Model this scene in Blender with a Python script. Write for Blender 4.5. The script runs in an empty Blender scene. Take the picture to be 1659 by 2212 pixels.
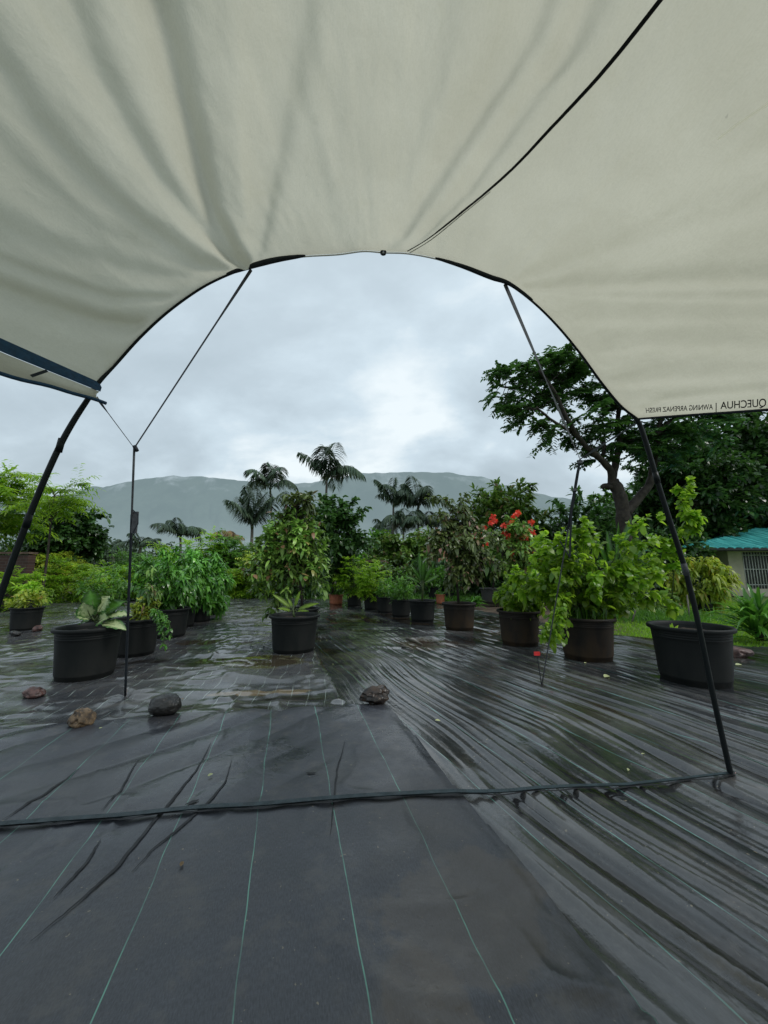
import bpy, math, random
import numpy as np
from mathutils import Vector, Matrix, noise
from mathutils.bvhtree import BVHTree
from math import radians as R, pi, sin, cos

S = bpy.context.scene
C = S.collection
rng = np.random.default_rng(7)
random.seed(7)

# ------------------------------------------------------------------ camera
F = 820.0
PITCH = math.atan(120 / F)
CAM = np.array([0.0, 0.0, 1.0])
cam_data = bpy.data.cameras.new('camera')
cam = bpy.data.objects.new('camera', cam_data)
C.objects.link(cam)
cam.location = CAM
cam.rotation_euler = (pi / 2 + PITCH, 0, 0)
cam_data.sensor_fit = 'HORIZONTAL'
cam_data.sensor_width = 36
cam_data.lens = F / 1659 * 36
cam_data.clip_start = 0.05
cam_data.clip_end = 20000
S.camera = cam

def ray(x, y):
    a = (x - 829.5) / F
    v = (y - 1106) / F
    return np.array([a, cos(PITCH) + v * sin(PITCH), sin(PITCH) - v * cos(PITCH)])
def at(x, y, Y):
    r = ray(x, y)
    return Vector(CAM + r * (Y / r[1]))
def ground(x, y, z=0.0):
    r = ray(x, y)
    return Vector(CAM + r * ((z - 1.0) / r[2]))
def project(P):
    """world (n,3) -> measured photo coordinates, used only to survey fold positions"""
    d = P - CAM
    zc = d[:, 1] * cos(PITCH) + d[:, 2] * sin(PITCH)
    vc = d[:, 1] * sin(PITCH) - d[:, 2] * cos(PITCH)
    zc = np.where(zc < 0.05, 0.05, zc)
    return 829.5 + F * d[:, 0] / zc, 1106 + F * vc / zc

# ------------------------------------------------------------------ objects
def tag(o, label=None, cat=None, group=None, kind=None):
    if label: o['label'] = label
    if cat: o['category'] = cat
    if group: o['group'] = group
    if kind: o['kind'] = kind
    return o
def thing(name, label, cat, loc=(0, 0, 0), group=None):
    o = bpy.data.objects.new(name, None)
    o.empty_display_size = 0.1
    C.objects.link(o)
    o.location = loc
    return tag(o, label, cat, group)

class MB:
    """collects shapes in world space; build() links them as one mesh object"""
    def __init__(s):
        s.v = []; s.f = []; s.t = []; s.n = 0
    def add(s, V, Fc, tone=None):
        V = np.asarray(V, dtype=np.float64).reshape(-1, 3)
        s.v.append(V)
        for f in Fc: s.f.append(tuple(int(i) + s.n for i in f))
        s.t.append(np.full(len(V), 1.0) if tone is None else np.broadcast_to(np.asarray(tone, float), (len(V),)))
        s.n += len(V)
        return s
    def addq(s, V, Q, tone):
        s.v.append(V); s.f.extend((Q + s.n).tolist()); s.t.append(tone); s.n += len(V)
    def build(s, name, mat, parent=None, smooth=True, uv=None):
        V = np.concatenate(s.v) if s.v else np.zeros((0, 3))
        me = bpy.data.meshes.new(name)
        off = np.zeros(3)
        if parent is not None:
            p = parent
            while p is not None:
                off = off + np.array(p.location); p = p.parent
        me.from_pydata((V - off).tolist(), [], s.f)
        at_ = me.attributes.new('tone', 'FLOAT', 'POINT')
        at_.data.foreach_set('value', np.concatenate(s.t).astype(np.float32))
        if uv is not None:
            l = me.uv_layers.new(name='uv')
            idx = np.zeros(len(me.loops), dtype=np.int32)
            me.loops.foreach_get('vertex_index', idx)
            l.data.foreach_set('uv', uv[idx].astype(np.float32).ravel())
        if smooth:
            me.polygons.foreach_set('use_smooth', np.ones(len(me.polygons), dtype=bool))
        me.update()
        me.materials.append(mat)
        o = bpy.data.objects.new(name, me)
        C.objects.link(o)
        o.parent = parent
        return o
    def box(s, c, size, rot=0.0, tone=1.0):
        c = np.array(c, float); h = np.array(size, float) / 2
        P = np.array([[x, y, z] for x in (-1, 1) for y in (-1, 1) for z in (-1, 1)]) * h
        ca, sa = cos(rot), sin(rot)
        P = np.stack([P[:, 0] * ca - P[:, 1] * sa, P[:, 0] * sa + P[:, 1] * ca, P[:, 2]], 1) + c
        return s.add(P, [(0, 1, 3, 2), (4, 6, 7, 5), (0, 4, 5, 1), (2, 3, 7, 6), (0, 2, 6, 4), (1, 5, 7, 3)], tone)
    def tube(s, pts, rad, n=8, tone=1.0, caps=True):
        pts = [Vector(p) for p in pts]
        if not hasattr(rad, '__len__'): rad = [rad] * len(pts)
        V = []; prev = None
        for i, p in enumerate(pts):
            d = (pts[min(i + 1, len(pts) - 1)] - pts[max(i - 1, 0)])
            if d.length < 1e-9: d = Vector((0, 0, 1))
            d.normalize()
            if prev is None:
                a = Vector((1, 0, 0)) if abs(d.x) < 0.8 else Vector((0, 1, 0))
                u = d.cross(a).normalized()
            else:
                u = (prev - d * prev.dot(d)).normalized()
            prev = u
            w = d.cross(u)
            for k in range(n):
                an = 2 * pi * k / n
                V.append(p + (u * cos(an) + w * sin(an)) * rad[i])
        Fc = []
        for i in range(len(pts) - 1):
            for k in range(n):
                k2 = (k + 1) % n
                Fc.append((i * n + k, i * n + k2, (i + 1) * n + k2, (i + 1) * n + k))
        if caps:
            Fc.append(tuple(range(n))[::-1]); Fc.append(tuple(range((len(pts) - 1) * n, len(pts) * n)))
        return s.add([tuple(v) for v in V], Fc, tone)
    def lathe(s, c, prof, n=48, tone=1.0, sq=0.0):
        V = []
        for (r, z) in prof:
            for k in range(n):
                a = 2 * pi * k / n
                V.append((c[0] + r * cos(a), c[1] + r * sin(a), c[2] + z))
        Fc = []
        for i in range(len(prof) - 1):
            for k in range(n):
                k2 = (k + 1) % n
                Fc.append((i * n + k, i * n + k2, (i + 1) * n + k2, (i + 1) * n + k))
        return s.add(V, Fc, tone)
    def ribbon(s, pts, w, nrm, tone=1.0, thick=0.0):
        """flat strap of width w along pts, nrm = face normal (one or per point)"""
        pts = [Vector(p) for p in pts]
        V = []
        for i, p in enumerate(pts):
            d = (pts[min(i + 1, len(pts) - 1)] - pts[max(i - 1, 0)]).normalized()
            nn = Vector(nrm[i] if isinstance(nrm, list) else nrm)
            sd = d.cross(nn).normalized()
            ww = w[i] if hasattr(w, '__len__') else w
            V += [tuple(p - sd * ww / 2), tuple(p + sd * ww / 2)]
        return s.add(V, [(2 * i, 2 * i + 1, 2 * i + 3, 2 * i + 2) for i in range(len(pts) - 1)], tone)

def norm(a): return a / np.maximum(np.linalg.norm(a, axis=-1, keepdims=True), 1e-9)

PROF = {
    'oval': [(0, .06), (.2, .7), (.5, 1.0), (.8, .62), (1, .04)],
    'lance': [(0, .1), (.3, .9), (.65, .8), (1, .03)],
    'strip': [(0, .5), (.5, 1.0), (1, .05)],
    'big': [(0, .05), (.1, .5), (.25, .85), (.45, 1.0), (.65, .9), (.82, .6), (.93, .28), (1, .03)],
    'round': [(0, .1), (.18, .8), (.5, 1.05), (.8, .7), (1, .05)],
}
def leaves(mb, P, D, N, L, W, prof='oval', droop=.25, fold=.25, tone=1.0, mid=False):
    P = np.atleast_2d(P); n = len(P)
    D = norm(np.atleast_2d(D)); N = norm(np.atleast_2d(N) - D * (np.atleast_2d(N) * D).sum(1, keepdims=True) + 1e-6)
    Sd = np.cross(D, N)
    L = np.broadcast_to(L, (n,))[:, None]; W = np.broadcast_to(W, (n,))[:, None]
    droop = np.broadcast_to(droop, (n,))[:, None]
    st = PROF[prof]; K = len(st); m = 3 if mid else 2
    V = np.zeros((n, K, m, 3))
    for k, (t, w) in enumerate(st):
        c = P + D * L * t * (1 - .25 * droop * t) + np.array([0, 0, -1.0]) * droop * L * t * t
        o = Sd * W * w / 2; up = N * W * w / 2 * fold
        V[:, k, 0] = c - o + up; V[:, k, -1] = c + o + up
        if mid: V[:, k, 1] = c
    base = (np.arange(n) * K * m)[:, None]
    Q = []
    for k in range(K - 1):
        for j in range(m - 1):
            a = k * m + j
            Q.append(np.array([a, a + 1, a + m + 1, a + m]))
    Q = np.stack(Q)  # q,4
    F4 = (base[:, :, None] + Q[None]).reshape(-1, 4)
    tn = np.repeat(np.broadcast_to(tone, (n,)), K * m).astype(float)
    mb.addq(V.reshape(-1, 3), F4, tn)

def rand_unit(n):
    return norm(rng.normal(size=(n, 3)))

# ------------------------------------------------------------------ noise on arrays
def vnoise(x, y, seed=0):
    xi = np.floor(x).astype(np.int64); yi = np.floor(y).astype(np.int64)
    xf = x - xi; yf = y - yi
    u = xf * xf * xf * (xf * (xf * 6 - 15) + 10); v = yf * yf * yf * (yf * (yf * 6 - 15) + 10)
    def h(a, b):
        n = (a * 374761393 + b * 668265263 + seed * 974711) & 0x7fffffff
        n = ((n ^ (n >> 13)) * 1274126177) & 0x7fffffff
        return ((n ^ (n >> 16)) & 0xffff) / 65535.0
    a = h(xi, yi); b = h(xi + 1, yi); c = h(xi, yi + 1); d = h(xi + 1, yi + 1)
    return (a * (1 - u) + b * u) * (1 - v) + (c * (1 - u) + d * u) * v
def fbm(x, y, o=3, seed=0):
    s = 0; a = .5; t = 0
    for i in range(o):
        s = s + a * vnoise(x * 2 ** i, y * 2 ** i, seed + i); t += a; a *= .5
    return s / t
def sstep(a, b, x):
    t = np.clip((x - a) / (b - a), 0, 1)
    return t * t * (3 - 2 * t)

# ------------------------------------------------------------------ materials
def newmat(name):
    m = bpy.data.materials.new(name); m.use_nodes = True
    nt = m.node_tree; nt.nodes.clear()
    return m, nt
class NT:
    def __init__(s, nt): s.nt = nt
    def n(s, t, **k):
        o = s.nt.nodes.new(t)
        for a, b in k.items():
            if a.startswith('_'): setattr(o, a[1:], b)
        return o
    def l(s, a, b): s.nt.links.new(a, b)
    def val(s, sock, v):
        if isinstance(v, bpy.types.NodeSocket): s.l(v, sock)
        else: sock.default_value = v
    def math(s, op, a, b=0.0, c=0.0, clamp=False):
        o = s.nt.nodes.new('ShaderNodeMath'); o.operation = op; o.use_clamp = clamp
        s.val(o.inputs[0], a); s.val(o.inputs[1], b); s.val(o.inputs[2], c)
        return o.outputs[0]
    def mix(s, f, a, b, blend='MIX'):
        o = s.nt.nodes.new('ShaderNodeMix'); o.data_type = 'RGBA'; o.blend_type = blend
        s.val(o.inputs[0], f); s.val(o.inputs[6], col4(a)); s.val(o.inputs[7], col4(b))
        return o.outputs[2]
    def noise(s, vec=None, scale=5, detail=4, rough=.55, dist=0.0, out=0):
        o = s.nt.nodes.new('ShaderNodeTexNoise')
        if vec is not None: s.l(vec, o.inputs['Vector'])
        o.inputs['Scale'].default_value = scale; o.inputs['Detail'].default_value = detail
        o.inputs['Roughness'].default_value = rough; o.inputs['Distortion'].default_value = dist
        return o.outputs[out]
    def ramp(s, f, stops):
        o = s.nt.nodes.new('ShaderNodeValToRGB'); e = o.color_ramp.elements
        while len(e) < len(stops): e.new(.5)
        for i, (p, c) in enumerate(stops): e[i].position = p; e[i].color = col4(c)
        s.l(f, o.inputs[0]); return o.outputs[0]
    def rng(s, f, a, b, c=0., d=1.):
        o = s.nt.nodes.new('ShaderNodeMapRange'); o.interpolation_type = 'SMOOTHSTEP'
        s.val(o.inputs[0], f)
        for i, v in enumerate((a, b, c, d)): s.val(o.inputs[i + 1], v)
        return o.outputs[0]
    def mapping(s, vec, scale=(1, 1, 1), rot=(0, 0, 0), loc=(0, 0, 0)):
        o = s.nt.nodes.new('ShaderNodeMapping'); s.l(vec, o.inputs[0])
        o.inputs['Scale'].default_value = scale; o.inputs['Rotation'].default_value = rot; o.inputs['Location'].default_value = loc
        return o.outputs[0]
    def bump(s, h, strength=.3, dist=.01):
        o = s.nt.nodes.new('ShaderNodeBump'); s.l(h, o.inputs['Height'])
        o.inputs['Strength'].default_value = strength; o.inputs['Distance'].default_value = dist
        return o.outputs[0]
    def pri(s, col, rough=.5, spec=.5, nrm=None, metal=0.):
        o = s.nt.nodes.new('ShaderNodeBsdfPrincipled')
        s.val(o.inputs['Base Color'], col4(col)); s.val(o.inputs['Roughness'], rough)
        s.val(o.inputs['Specular IOR Level'], spec); s.val(o.inputs['Metallic'], metal)
        if nrm is not None: s.l(nrm, o.inputs['Normal'])
        return o
    def out(s, sh, disp=None):
        o = s.nt.nodes.new('ShaderNodeOutputMaterial'); s.l(sh, o.inputs[0]); return o
def col4(c):
    if isinstance(c, (tuple, list)) and len(c) == 3: return (*c, 1.0)
    return c
def coords(t, kind='Object'):
    return t.n('ShaderNodeTexCoord').outputs[kind]
def wpos(t):
    return t.n('ShaderNodeNewGeometry').outputs['Position']

def leaf_mat(name, a, b, rough=.38, trans=.3, spec=.5, third=None):
    m, nt = newmat(name); t = NT(nt)
    g = t.n('ShaderNodeNewGeometry')
    at_ = t.n('ShaderNodeAttribute'); at_.attribute_name = 'tone'
    c = t.mix(g.outputs['Random Per Island'], a, b)
    if third is not None:
        c = t.mix(t.rng(g.outputs['Random Per Island'], .9, .97), c, third)
    nz = t.noise(g.outputs['Position'], 9, 2)
    c = t.mix(t.rng(nz, .3, .7, 0, .35), c, (a[0] * .55, a[1] * .6, a[2] * .6))
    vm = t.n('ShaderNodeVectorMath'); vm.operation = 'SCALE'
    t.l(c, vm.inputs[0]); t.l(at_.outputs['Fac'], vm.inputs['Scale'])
    p = t.pri(vm.outputs[0], rough, spec)
    tr = t.n('ShaderNodeBsdfTranslucent')
    t.l(t.mix(.6, vm.outputs[0], (b[0] * 1.3, b[1] * 1.5, b[2])), tr.inputs[0])
    ms = t.n('ShaderNodeMixShader'); ms.inputs[0].default_value = trans
    t.l(p.outputs[0], ms.inputs[1]); t.l(tr.outputs[0], ms.inputs[2])
    t.out(ms.outputs[0])
    return m
def plain(name, col, rough=.5, spec=.5, var=.25, scale=12, bump=.0, metal=0.):
    m, nt = newmat(name); t = NT(nt)
    pz = wpos(t)
    nz = t.noise(pz, scale, 5)
    c = t.mix(t.rng(nz, .3, .7), tuple(x * (1 - var) for x in col), tuple(min(1, x * (1 + var)) for x in col))
    n = t.bump(t.noise(pz, scale * 4, 4), bump, .01) if bump else None
    r = t.rng(t.noise(pz, scale * .6, 3), .3, .7, max(.05, rough - .1), min(1, rough + .12))
    t.out(t.pri(c, r, spec, n, metal).outputs[0])
    return m

M = {}
M['leaf_dark'] = leaf_mat('dark_leaf', (.026, .068, .020), (.07, .155, .034), .32)
M['leaf_mid'] = leaf_mat('mid_leaf', (.05, .15, .02), (.13, .28, .035), .38, .4)
M['leaf_bright'] = leaf_mat('bright_leaf', (.14, .34, .02), (.42, .60, .06), .35, .5)
M['leaf_yellow'] = leaf_mat('yellow_green_leaf', (.20, .32, .03), (.48, .52, .07), .4, .4, third=(.4, .25, .04))
M['leaf_olive'] = leaf_mat('olive_leaf', (.05, .11, .02), (.15, .24, .045), .28, third=(.17, .08, .05))
M['leaf_red'] = leaf_mat('purplish_leaf', (.045, .065, .022), (.12, .16, .045), .26, third=(.25, .12, .10))
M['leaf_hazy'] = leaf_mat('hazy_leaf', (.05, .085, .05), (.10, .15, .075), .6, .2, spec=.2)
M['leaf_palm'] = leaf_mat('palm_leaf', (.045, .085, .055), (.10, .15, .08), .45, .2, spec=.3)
M['leaf_glossy'] = leaf_mat('glossy_leaf', (.045, .16, .025), (.15, .35, .05), .25, .3)
M['petal'] = leaf_mat('red_petal', (.62, .03, .03), (.95, .14, .08), .5, .3)
M['grass'] = leaf_mat('grass_blade', (.12, .27, .015), (.28, .46, .035), .5, .45)
M['dry'] = leaf_mat('dry_leaf', (.22, .14, .06), (.35, .22, .10), .6, .2)
M['pale_leaf'] = leaf_mat('fallen_pale_leaf', (.45, .50, .25), (.6, .6, .3), .5, .2)
M['bark'] = plain('bark', (.038, .031, .025), .8, .3, .4, 8, .5)
M['bark_pale'] = plain('pale_bark', (.13, .12, .10), .8, .3, .3, 8, .4)
M['stem'] = plain('green_stem', (.06, .09, .03), .6, .4, .3, 20, .1)
M['soil'] = plain('soil', (.035, .024, .017), .85, .3, .5, 25, .8)
M['black_metal'] = plain('black_pole', (.006, .009, .010), .42, .22, .15, 30)
M['strap_black'] = plain('black_webbing', (.015, .02, .026), .7, .3, .2, 60, .2)
M['strap_blue'] = plain('navy_webbing', (.012, .05, .105), .6, .3, .2, 60, .2)
M['strap_grey'] = plain('grey_cord', (.06, .065, .07), .6, .3, .2, 60, .1)
M['peg'] = plain('steel_peg', (.35, .30, .29), .4, .5, .2, 60, 0., .6)
M['tag_pink'] = plain('pink_tag', (.65, .35, .35), .6, .3, .2, 60)
M['ink'] = plain('black_ink', (.02, .022, .022), .7, .2, .1, 60)
M['terracotta'] = plain('terracotta', (.36, .12, .06), .6, .4, .2, 14, .1)
M['white'] = plain('white_paint', (.7, .7, .68), .5, .4, .1, 10)
M['timber'] = plain('weathered_timber', (.10, .07, .05), .8, .3, .35, 6, .3)
M['pinkwall'] = plain('salmon_plaster', (.5, .24, .17), .8, .3, .2, 2)
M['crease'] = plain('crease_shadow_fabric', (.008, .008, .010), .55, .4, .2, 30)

def pot_mat(name, base, mud, amt):
    m, nt = newmat(name); t = NT(nt)
    pz = wpos(t); sp = t.n('ShaderNodeSeparateXYZ'); t.l(pz, sp.inputs[0])
    nz = t.noise(t.mapping(pz, (3, 3, 1.2)), 3, 5)
    z = t.rng(sp.outputs[2], .02, .42, 1, .25)
    f = t.math('MULTIPLY', t.rng(nz, .25, .65), z)
    f = t.math('MULTIPLY', f, amt)
    c = t.mix(f, base, mud)
    sp2 = t.rng(t.noise(pz, 120, 2), .68, .74, 0, .35)
    c = t.mix(sp2, c, tuple(x * 2.2 + .02 for x in base))
    r = t.math('ADD', .42, t.math('MULTIPLY', f, .3))
    t.out(t.pri(c, t.math('ADD', r, .08), .18, t.bump(t.noise(pz, 60, 3), .15, .003)).outputs[0])
    return m
M['pot'] = pot_mat('black_plastic', (.008, .010, .010), (.022, .022, .020), .6)
M['pot_brown'] = pot_mat('muddy_black_plastic', (.012, .011, .010), (.048, .031, .017), .9)
M['pot_grey'] = pot_mat('grey_plastic', (.05, .052, .05), (.07, .06, .05), .6)

def rock_mat(name, a, b, rough=.45):
    m, nt = newmat(name); t = NT(nt)
    pz = wpos(t)
    c = t.mix(t.rng(t.noise(pz, 14, 6, .6), .38, .62), a, b)
    c = t.mix(t.rng(t.noise(pz, 70, 4), .55, .7, 0, .5), c, tuple(x * 1.8 for x in b))
    t.out(t.pri(c, rough, .5, t.bump(t.noise(pz, 45, 6), .6, .01)).outputs[0])
    return m
M['rock_dark'] = rock_mat('wet_dark_stone', (.006, .0055, .005), (.020, .018, .016), .3)
M['rock_tan'] = rock_mat('tan_stone', (.03, .018, .010), (.22, .14, .07), .5)
M['rock_brown'] = rock_mat('wet_brown_stone', (.008, .006, .005), (.05, .03, .018), .28)
M['rock_red'] = rock_mat('reddish_stone', (.03, .014, .012), (.10, .05, .042), .45)

# weed mat fabric ---------------------------------------------------
def mat_fabric(name, base, lines=None, rough=(.22, .5), line_col=(.16, .34, .28), mud=.5, blobs=(), lw=.0022, wetcol=None, crinkle=0., pleat=0., spec=.8, bs=.35, tops=None, wcol=(.035, .026, .017)):
    """uv in metres: u across the weave, v along it"""
    m, nt = newmat(name); t = NT(nt)
    uv = t.n('ShaderNodeUVMap'); uv.uv_map = 'uv'; uvo = uv.outputs[0]
    pz = wpos(t)
    weave = t.noise(t.mapping(uvo, (300, 70, 1)), 1, 3, .6)
    weave2 = t.noise(t.mapping(uvo, (20, 320, 1)), 1, 2, .6)
    big = t.noise(pz, .9, 5, .6)
    mid = t.noise(pz, 5, 6, .62)
    c = t.mix(t.rng(weave, .3, .7), tuple(x * .58 for x in base), tuple(x * 1.5 for x in base))
    c = t.mix(t.rng(weave2, .35, .7, 0, .4), c, tuple(x * .7 for x in base))
    c = t.mix(t.math('MULTIPLY', t.rng(big, .48, .72), mud), c, (.085, .072, .055))
    c = t.mix(t.math('MULTIPLY', t.rng(mid, .55, .75), .55 * mud), c, (.12, .105, .085))
    dots = t.rng(t.noise(pz, 60, 2, .5), .71, .76, 0, .8)
    c = t.mix(t.rng(t.noise(pz, 11, 6, .7), .50, .68, 0, .55), c, (.075, .070, .066))
    c = t.mix(dots, c, (.2, .17, .12))
    wet = t.rng(t.noise(pz, 1.3, 4, .6), .40, .62)
    sxyz = t.n('ShaderNodeSeparateXYZ'); t.l(pz, sxyz.inputs[0]); wet = t.math('MULTIPLY', wet, t.rng(sxyz.outputs[1], .9, 2.6, .7, 1))   # drier under the cloth
    dry = t.rng(sxyz.outputs[1], .8, 2.4, .0, 0)
    for (bx, by, sx, sy, rot, bc, wetv) in blobs:
        mp = t.n('ShaderNodeMapping'); mp.vector_type = 'TEXTURE'; t.l(pz, mp.inputs[0])
        mp.inputs['Location'].default_value = (bx, by, 0); mp.inputs['Rotation'].default_value = (0, 0, rot); mp.inputs['Scale'].default_value = (sx, sy, 1)
        ln = t.n('ShaderNodeVectorMath'); ln.operation = 'LENGTH'
        fl = t.n('ShaderNodeVectorMath'); fl.operation = 'MULTIPLY'; t.l(mp.outputs[0], fl.inputs[0]); fl.inputs[1].default_value = (1, 1, 0)
        t.l(fl.outputs[0], ln.inputs[0])
        dd = t.math('ADD', ln.outputs['Value'], t.math('MULTIPLY', t.math('SUBTRACT', t.noise(pz, 4.5, 5, .65), .5), 2.2))
        f = t.rng(dd, .75, 1.0, 1, 0)
        c = t.mix(t.math('MULTIPLY', f, wetv), c, bc)
        
        if wetv >= .6: wet = t.math('MAXIMUM', wet, t.math('MULTIPLY', f, 1.1))
    if lines:
        sp = t.n('ShaderNodeSeparateXYZ'); t.l(uvo, sp.inputs[0])
        wob = t.math('MULTIPLY', t.math('SUBTRACT', t.noise(t.mapping(uvo, (.6, 2.2, 1)), 1, 2), .5), lines[1])
        u = t.math('ADD', t.math('ADD', sp.outputs[0], wob), 50 * lines[0] + lines[2])
        fr = t.math('PINGPONG', u, lines[0] / 2)
        brk = t.rng(t.noise(t.mapping(uvo, (3, 5, 1)), 1, 4), .40, .60, .12 if crinkle else .35, .8 if crinkle else 1)
        lm = t.math('MULTIPLY', t.rng(fr, lw * .5, lw, 1, 0), brk)
        c = t.mix(lm, c, line_col)
    if tops:      # ridge highlights and trough shade painted in by height, besides dust and silt
        f = t.math('MULTIPLY', t.rng(sxyz.outputs[2], tops[0], tops[1]), t.rng(t.noise(pz, 3, 4), .3, .6, .35, 1))
        c = t.mix(t.math('MULTIPLY', f, tops[2]), c, (.135, .135, .132))
        c = t.mix(t.rng(sxyz.outputs[2], tops[0] + .003, tops[0] - .007, 0, .9), c, (.010, .007, .005))
    wa = t.n('ShaderNodeAttribute'); wa.attribute_name = 'tone'; wat = wa.outputs['Fac']
    c = t.mix(t.math('MULTIPLY', wat, .85), c, wcol)
    r = t.math('ADD', t.rng(wet, 0, 1, rough[1], rough[0]), t.math('MULTIPLY', t.math('SUBTRACT', mid, .5), .15))
    r = t.math('ADD', r, dry)
    r = t.math('ADD', t.math('MULTIPLY', r, t.math('SUBTRACT', 1.0, wat)), t.math('MULTIPLY', wat, .04))
    h = t.math('ADD', t.math('MULTIPLY', weave, .05), t.math('MULTIPLY', t.noise(pz, 26, 4, .55), .5))
    if pleat:
        h = t.math('ADD', h, t.math('MULTIPLY', t.noise(t.mapping(uvo, (34, .9, 1)), 1, 4, .6, .3), pleat))
    if crinkle:
        h = t.math('ADD', h, t.math('MULTIPLY', t.noise(pz, 7, 5, .6, 1.2), crinkle))
    h = t.math('MULTIPLY', h, t.math('SUBTRACT', 1.0, t.math('MULTIPLY', wat, .97)))
    t.out(t.pri(c, r, spec, t.bump(h, bs, .012)).outputs[0])
    return m

# ------------------------------------------------------------------ world and sun
SUN_EL, SUN_AZ = R(48), R(112)      # azimuth measured from +Y towards +X
w = bpy.data.worlds.new('World'); S.world = w; w.use_nodes = True
wt = NT(w.node_tree); w.node_tree.nodes.clear()
sky = wt.n('ShaderNodeTexSky'); sky.sky_type = 'NISHITA'; sky.sun_disc = False
sky.sun_elevation = SUN_EL; sky.sun_rotation = SUN_AZ; sky.air_density = 2; sky.dust_density = 4
b1 = wt.n('ShaderNodeBackground'); wt.l(sky.outputs[0], b1.inputs[0]); b1.inputs[1].default_value = .09
gen = coords(wt, 'Generated')
sp = wt.n('ShaderNodeSeparateXYZ'); wt.l(gen, sp.inputs[0])
zc = wt.math('ADD', wt.math('MAXIMUM', sp.outputs[2], 0.0), .55)
cb = wt.n('ShaderNodeCombineXYZ')
wt.l(wt.math('DIVIDE', sp.outputs[0], zc), cb.inputs[0]); wt.l(wt.math('DIVIDE', sp.outputs[1], zc), cb.inputs[1])
n1 = wt.noise(wt.mapping(cb.outputs[0], (1.0, 1.3, 1), loc=(3.3, 1.7, 0)), 1.7, 7, .50, .3)
n2 = wt.noise(wt.mapping(cb.outputs[0], (1, 1.5, 1), loc=(7.2, 4.4, 0)), 4.6, 5, .55, .2)
nn = wt.math('ADD', wt.math('MULTIPLY', n1, .72), wt.math('MULTIPLY', n2, .28))
cl = wt.ramp(nn, [(.36, (.41, .50, .57)), (.45, (.48, .58, .66)), (.53, (.60, .72, .81)), (.62, (.88, .96, 1.0))])
grad = wt.rng(sp.outputs[2], .0, .75, 0, .30)
cl = wt.mix(grad, cl, (.80, .92, .97))
cl = wt.mix(wt.rng(sp.outputs[2], .02, .20, .7, 0), cl, (.46, .57, .64))
cl = wt.mix(wt.rng(sp.outputs[2], -.05, .0, 1, 0), cl, (.12, .14, .13))
b2 = wt.n('ShaderNodeBackground'); wt.l(cl, b2.inputs[0]); b2.inputs[1].default_value = 1.10
mx = wt.n('ShaderNodeMixShader'); mx.inputs[0].default_value = .88
wt.l(b1.outputs[0], mx.inputs[1]); wt.l(b2.outputs[0], mx.inputs[2])
wo = wt.n('ShaderNodeOutputWorld'); wt.l(mx.outputs[0], wo.inputs[0])
sd = bpy.data.lights.new('sun', 'SUN'); sd.energy = 1.5; sd.angle = R(16); sd.color = (1, .97, .93)
so = bpy.data.objects.new('sun', sd); C.objects.link(so)
sdir = Vector((sin(SUN_AZ) * cos(SUN_EL), cos(SUN_AZ) * cos(SUN_EL), sin(SUN_EL)))
so.rotation_euler = sdir.to_track_quat('Z', 'Y').to_euler()
so.location = (0, 0, 30)
S.view_settings.view_transform = 'Standard'
S.view_settings.look = 'None'; S.view_settings.exposure = 0
S.render.engine = 'CYCLES'
S.cycles.max_bounces = 8; S.cycles.transparent_max_bounces = 12

# ------------------------------------------------------------------ pots: survey first (mat is flattened below them)
# centre x, rim y, base y, rim width (photo measures), kind
POTS = {
    'a': (195, 1352, 1483, 160), 'b': (296, 1335, 1428, 112), 'c': (368, 1313, 1385, 92), 'd': (393, 1306, 1361, 70),
    'e': (432, 1303, 1348, 58), 'f': (461, 1297, 1333, 50), 'g': (60, 1311, 1368, 81), 'h': (64, 1293, 1335, 54),
    'i': (218, 1314, 1360, 72), 'j': (637, 1327, 1420, 109), 'k': (654, 1313, 1374, 72), 'l': (726, 1284, 1308, 33),
    'm': (766, 1283, 1312, 36), 'n': (804, 1284, 1320, 40), 'o': (832, 1289, 1327, 40), 'p': (866, 1294, 1336, 46),
    'q': (912, 1296, 1347, 60), 'r': (991, 1302, 1367, 74), 's': (1120, 1317, 1402, 96), 't': (1264, 1331, 1437, 130),
    'u': (1488, 1350, 1495, 193), 'v': (1064, 1270, 1306, 58), 'w': (951, 1284, 1303, 21), 'x': (938, 1269, 1296, 30),
    'y': (967, 1269, 1296, 32), 'z': (1518, 1284, 1322, 46), 'aa': (1290, 1275, 1318, 62),
}
PG = {}
for k, (cx, ry, by, wd) in POTS.items():
    g = ground(cx, by)
    sc = g.y * cos(PITCH) - 1 * sin(PITCH) * 1.0
    ct = 1 / math.sqrt(1 + ((cx - 829.5) / F) ** 2)     # a round pot looks wider away from the middle
    Rr = wd / 2 / F * g.y * ct
    Yc = g.y + Rr * .8
    Rr = wd / 2 / F * Yc * .99 * ct
    top = at(cx, ry, Yc)
    PG[k] = (top.x, Yc, Rr, top.z)   # centre x, y, rim radius, height

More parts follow.
